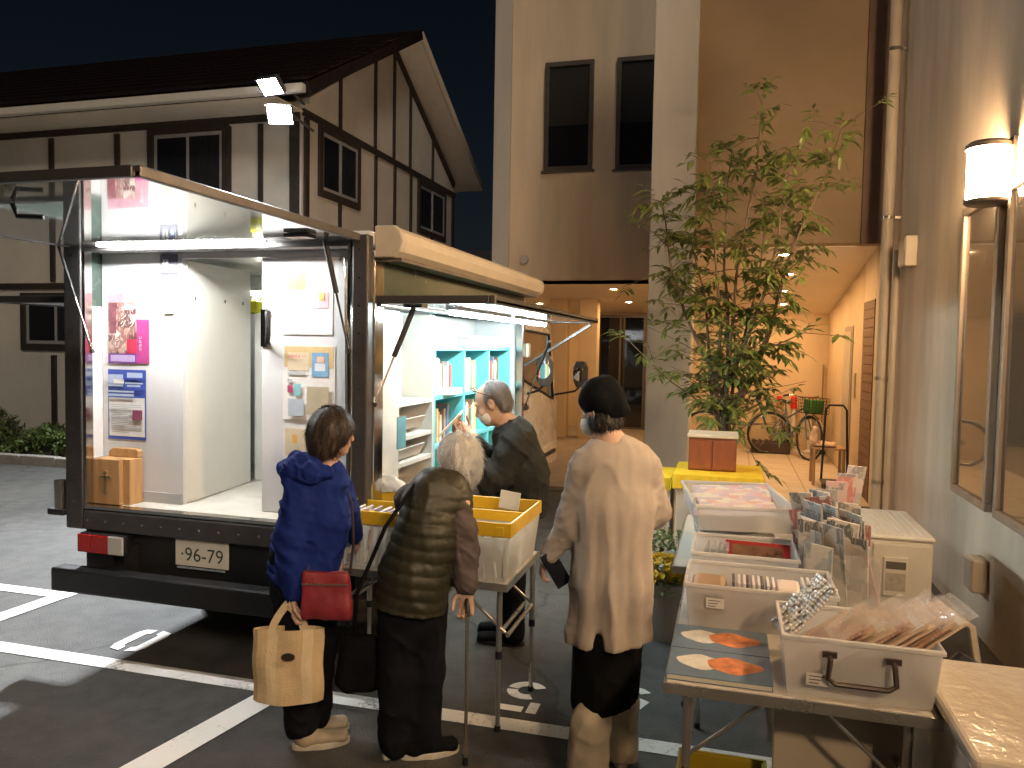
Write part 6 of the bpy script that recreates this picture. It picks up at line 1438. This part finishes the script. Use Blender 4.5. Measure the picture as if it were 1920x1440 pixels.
# stems and their side branches; lower ones are full, the top is thin
stems=[((-.60,.1),2.95),((-.16,-.05),3.20),((.20,.1),3.72),((.48,-.1),3.25),((.78,.05),3.45),((-.30,.25),2.7),((.28,.2),2.9),((.62,.2),2.95),((-.02,.2),3.35)]
for (dx,dy),h in stems:
    base=tb0+Vector((rng.uniform(-.04,.04),rng.uniform(-.04,.04),1.0+rng.uniform(-.1,.3)))
    top=Vector((tb0.x+dx,tb0.y+dy,h)); N=9
    path=[]
    for i in range(N+1):
        t=i/N; p=base.lerp(top,t); p.x=base.x+(top.x-base.x)*(t**.8)+.03*math.sin(t*7+dx*9); path.append(p+rv(.012))
    trunkb.tube(path,[.018*(1-i/(N+1))+.0025 for i in range(N+1)],6)
    for i in range(1,N+1):
        t=i/N; nb=rng.choice((1,2,2)) if path[i].z<2.65 else rng.choice((1,2,2))
        if i==N: leafy(path[-3:],.003,26)
        for _ in range(nb):
            ang=rng.uniform(0,2*math.pi); ln=rng.uniform(.20,.50)*(1.0 if path[i].z<2.5 else .75)
            d=Vector((math.cos(ang),math.sin(ang)*.8,rng.uniform(.0,.7))); q=[path[i]]
            for k in range(4): q.append(q[-1]+d*ln/4+rv(.012)+Vector((0,0,-.012*k)))
            leafy(q,.005,11 if path[i].z<2.6 else 11)
# low foliage skirt and the long bough reaching left
for k in range(26):
    ang=rng.uniform(0,2*math.pi); z=rng.uniform(1.05,2.2); ln=rng.uniform(.30,.62); p=tb0+Vector((0,0,z)); d=Vector((math.cos(ang),math.sin(ang)*.7,rng.uniform(-.15,.5))); q=[p]
    for j in range(5): q.append(q[-1]+d*ln/5+rv(.015))
    leafy(q,.006,13)
q=[tb0+Vector((-.02,0,1.15)),tb0+Vector((-.22,-.05,1.30)),tb0+Vector((-.45,-.1,1.46)),tb0+Vector((-.62,-.12,1.62)),tb0+Vector((-.80,-.15,1.80)),tb0+Vector((-.92,-.15,1.86))]
leafy(q,.009,14,.11); leafy([q[2],q[2]+Vector((-.12,0,.12)),q[2]+Vector((-.18,0,.3))],.005,14)
q=[tb0+Vector((.02,0,1.45)),tb0+Vector((.30,-.05,1.72)),tb0+Vector((.58,-.08,1.86)),tb0+Vector((.80,-.1,1.84))]; leafy(q,.008,16,.11)
q=[tb0+Vector((.0,0,1.9)),tb0+Vector((-.35,-.05,2.2)),tb0+Vector((-.6,-.05,2.32)),tb0+Vector((-.85,-.1,2.22))]; leafy(q,.006,8)
q=[tb0+Vector((.05,-.1,1.05)),tb0+Vector((.2,-.35,.95)),tb0+Vector((.28,-.6,.80)),tb0+Vector((.33,-.75,.70))]; leafy(q,.004,9)
trunkb.obj('trunk',BARK,tree,smooth=False)
link('crown',crown.mesh('crown',fix=False),[LEAF,LEAF2],tree)
# ---- flower planter
pl_=thing('flower_planter','white round planter with yellow pansies beside the right tables','planter',(-.34,4.66,0))
B().lathe([(.0,.0),(.13,.0),(.17,.30),(.185,.30),(.185,.345),(.165,.345),(.15,.31),(0,.31)],(-.34,4.66,0),28).obj('pot',M('white_pot',(.66,.62,.56),.6,var=.12),pl_,smooth=True)
fl=B(); lf=B(); rng=random.Random(4)
for k in range(900):
    r=.19*math.sqrt(rng.random()); a=rng.uniform(0,6.283); p=Vector((-.34+r*math.cos(a),4.66+r*math.sin(a),.31+rng.random()*(.30 if a<3.1 else .16)))
    lf.cur=rng.choice((0,0,1)); leaf_geo(lf,p,rv(1)+Vector((0,0,.4)),rng.uniform(.03,.06),.022,Vector((0,0,1))+rv(.5))
link('foliage',lf.mesh('foliage',fix=False),[LEAF,LEAF2],pl_)
YF=M('pansy_yellow',(.80,.48,.01),.6,var=.3,scale=40); 
for k in range(70):
    a=rng.uniform(3.2,6.4); r=.18*math.sqrt(rng.random()); c=Vector((-.34+r*math.cos(a),4.66+r*math.sin(a)-.03,.37+rng.random()*.15)); nrm=Vector((rng.uniform(-.5,.5),-1,rng.uniform(.2,1.0))).normalized()
    x=nrm.cross(Vector((0,0,1))).normalized(); y=x.cross(nrm); f=B()
    for j in range(5):
        t=j*1.2566+.3; cc=c+(x*math.cos(t)+y*math.sin(t))*.012
        ring=[cc+(x*math.cos(q)+y*math.sin(q))*.013+nrm*(.003*math.cos(q*2)+.0006*j) for q in [6.283*i/8 for i in range(8)]]
        f.add([cc+nrm*.002]+ring,[(0,1+i,1+(i+1)%8) for i in range(8)])
    f.obj('flower',YF if k%9 else M('pansy_white',(.75,.73,.68),.6),pl_)
# ---- shrubs along the house bed: nobody could count their leaves
rng=random.Random(8); sb=B()
for k in range(9000):
    x=rng.uniform(-13.6,-5.2); y=rng.uniform(8.35,9.40); bump=.42+.22*math.sin(x*2.1)+.14*math.sin(x*5.3+y*3); z=.09+max(.1,bump)*rng.random()**.7*(1-.5*abs(y-8.9))
    sb.cur=rng.choice((0,0,1)); leaf_geo(sb,Vector((x,y,z)),rv(1)+Vector((0,0,.5)),rng.uniform(.06,.13),.04,Vector((0,0,1))+rv(.6))
o=link('shrub_bed',sb.mesh('shrub_bed',fix=False),[M('shrub_leaf',(.09,.14,.035),.5,var=.5,scale=2,thin=.3),LEAF2]); tag(o,'low leafy green shrubs filling the bed along the house wall','shrubs',None,'stuff')
# ---- bicycles in the passage
def bicycle(label,loc,rz,frame_col,basket,lean=.06):
    t=thing('bicycle',label,'bicycle',loc,rz,'bicycles parked in the passage'); R=.33
    RUB=M('tyre_rubber'); CHR=M('chrome',(.6,.6,.6),.2,metal=1); FRM=M('bike_'+frame_col[0],frame_col[1],.35,coat=.5)
    for x in(-.52,.52):
        w_=B().tube([(x+R*math.cos(q),0,R+R*math.sin(q)) for q in [2*math.pi*i/36 for i in range(36)]],.018,7,closed=True).obj('wheel',RUB,t,local=True,smooth=True)
        B().tube([(x+(R-.025)*math.cos(q),0,R+(R-.025)*math.sin(q)) for q in [2*math.pi*i/36 for i in range(36)]],.010,6,closed=True).obj('rim',CHR,w_,local=True,smooth=True)
        s_=B()
        for i in range(18): q=2*math.pi*i/18; s_.cyl((x,.02*(-1)**i,R),(x+(R-.03)*math.cos(q),0,R+(R-.03)*math.sin(q)),.0016,n=3,cap=False)
        s_.cyl((x,-.035,R),(x,.035,R),.02,n=10); s_.obj('spokes',CHR,w_,local=True)
        B().tube([(x+(R+.03)*math.cos(q),0,R+(R+.03)*math.sin(q)) for q in [math.pi*(.1+.75*i/14) for i in range(15)]],.016,5).obj('mudguard',CHR,t,local=True)
    bb_=(-.06,0,.29); st=(-.18,0,.72); hd=(.36,0,.80); hd2=(.40,0,.64)
    f=B(); f.cyl(bb_,st,.016); f.cyl(bb_,hd2,.018); f.cyl((-.14,0,.58),hd,.014); f.cyl(hd,hd2,.020)
    for sy in(-.05,.05): f.cyl((-.52,sy,R),bb_,.010,n=8); f.cyl((-.52,sy,R),(-.16,sy*.4,.66),.008,n=8); f.cyl((.52,sy,R),(.41,sy*.6,.62),.011,n=8)
    f.obj('frame',FRM,t,local=True,smooth=True)
    B().cyl(st,(-.20,0,.82),.012).obj('seat_post',CHR,t,local=True)
    sd=SDF(.012); sd.et((-.32,0,.85),(-.08,0,.84),(.075,.03),(.025,.02),side=(0,1,0),k=.02); link('saddle',sd.build('saddle'),BLACKP,t,local=True)
    B().tube([(.22,-.26,.96),(.34,-.22,.98),(.36,-.05,.94),(.35,0,.90),(.36,.05,.94),(.34,.22,.98),(.22,.26,.96)],.011,7).cyl((.36,0,.80),(.35,0,.92),.012).obj('handlebar',CHR,t,local=True,smooth=True)
    for sy in(-1,1): B().cyl((.16,sy*.27,.95),(.27,sy*.25,.97),.016,n=8).obj('grip',BLACKP,t,local=True)
    cr=B(); cr.lathe([(0,.0),(.08,.0),(.085,.006),(0,.006)],(-.06,.05,.29),20,'y'); cr.cyl((-.06,.06,.29),(.05,.06,.18),.009); cr.cyl((-.06,-.06,.29),(-.17,-.06,.40),.009); cr.box(.01,.09,.06,.14,.165,.185); cr.box(-.21,-.13,-.14,-.06,.39,.41); cr.obj('crankset',CHR,t,local=True)
    B().cyl((-.48,-.06,.33),(-.36,-.14,.012),.009).obj('kickstand',CHR,t,local=True)
    if basket:
        k_=B(); x0,x1,y0,y1,z0,z1=.42,.70,-.17,.17,.72,.96
        for i in range(6):
            for (a0,a1) in(((x0,y0),(x1,y0)),((x1,y0),(x1,y1)),((x1,y1),(x0,y1)),((x0,y1),(x0,y0))): k_.bar((a0[0],a0[1],z0+(z1-z0)*i/5),(a1[0],a1[1],z0+(z1-z0)*i/5),.005,.005)
        for i in range(7):
            x=x0+(x1-x0)*i/6
            for y in(y0,y1): k_.bar((x,y,z0),(x,y,z1),.005,.005)
            yy=y0+(y1-y0)*i/6
            for x2 in(x0,x1): k_.bar((x2,yy,z0),(x2,yy,z1),.005,.005)
            k_.bar((x0,yy,z0),(x1,yy,z0),.005,.005)
        k_.obj('basket',BLACKP,t,local=True)
        B().box(.46,.66,-.12,.12,.73,.93).obj('basket_bag',M('green_bag',(.04,.16,.03),.7,var=.3),t,local=True,bevel=.03)
    t.rotation_euler=(lean,0,rz)
    return t
bicycle('dark bicycle with its wheel towards the tree, at the left of the passage',(.10,12.95,.053),math.radians(12),('grey',(.05,.055,.06)),False)
bicycle('blue grey bicycle with a green filled basket facing out of the passage',(.92,12.95,.053),math.radians(-62),('blue',(.10,.16,.24)),True,-.05)
# ---- red topped posts, broom and low dark rack at the end wall
for k,x in enumerate((.78,1.00,1.26)):
    t=thing('red_topped_post','white post with red cap before the end wall, %s from the left'%['first','second','third'][k],'post',(x,13.36,.053),0,'red topped posts in the passage')
    B().lathe([(0,0),(.11,0),(.11,.03),(.035,.06),(.035,.72),(0,.72)],(x,13.36,.053),14).obj('shaft',M('post_white',(.72,.66,.58),.5),t,smooth=True)
    B().lathe([(.0,.72),(.05,.72),(.05,.90),(.042,.92),(0,.92)],(x,13.36,.053),14).obj('cap',M('post_red',(.60,.02,.015),.4),t,smooth=True)
t=thing('broom','long handled broom leaning at the end wall corner','broom',(1.42,13.3,.053)); B().cyl((1.42,13.30,.12),(1.44,13.44,1.50),.013).obj('handle',M('broom_wood',(.30,.18,.09),.6),t); B().box(1.30,1.49,13.24,13.32,.053,.16).obj('brush',BLACKP,t,bevel=.02)
o=B().box(.35,.95,13.05,13.30,.053,.24).obj('low_rack',M('rack_dark',(.05,.025,.02),.6),None,bevel=.02); tag(o,'low dark rack lying along the foot of the passage end wall','rack')
for k in range(6): B().box(.37+k*.097,.42+k*.097,13.06,13.29,.2405,.26).obj('slat',M('rack_dark'),o)
# ---- chair with pale bag and the hand cart beside it
WCH=M('chair_wood',(.42,.26,.13),.5,var=.2)
t=thing('wooden_chair','pale wooden chair draped with a cloth near the tiled pier','chair',(1.20,10.35,.053))
for x in(1.02,1.36):
    for y in(10.18,10.52): B().cyl((x,y,.053),(x,y,.50),.018).obj('leg',WCH,t)
B().box(1.0,1.38,10.16,10.54,.50,.53).obj('seat',WCH,t,bevel=.01)
cs=SDF(.01); cs.et((1.05,10.34,.555),(1.25,10.34,.555),(.03,.17),(.03,.17),side=(0,0,1),k=.03).et((1.03,10.34,.60),(1.03,10.34,.75),(.05,.16),(.03,.15),k=.04); cs.mod.append(folds(.012,14,12,3))
ct=link('draped_cloth',cs.build('draped_cloth'),M('peach_cloth',(.66,.48,.34),.9,bump=.4,bscale=120)); tag(ct,'pale peach cloth bundle draped over the wooden chair','cloth')
t=thing('hand_cart','folding flat hand cart with tall bent handle by the tiled pier','cart',(1.33,10.0,.053))
B().box(1.08,1.42,9.80,10.10,.13,.16).obj('platform',M('cart_grey',(.10,.09,.085),.5),t,bevel=.01)
for x in(1.12,1.38):
    for y in(9.84,10.06): B().lathe([(0,-.015),(.04,-.015),(.045,0),(.04,.015),(0,.015)],(x,y,.098),14,'x').obj('caster',BLACKP,t)
B().tube([(1.10,10.09,.15),(1.12,10.12,.70),(1.13,10.13,1.0),(1.17,10.14,1.06),(1.33,10.14,1.06),(1.37,10.13,1.0),(1.38,10.12,.70),(1.40,10.09,.15)],.014,8).obj('handle',BLACKP,t,smooth=True)
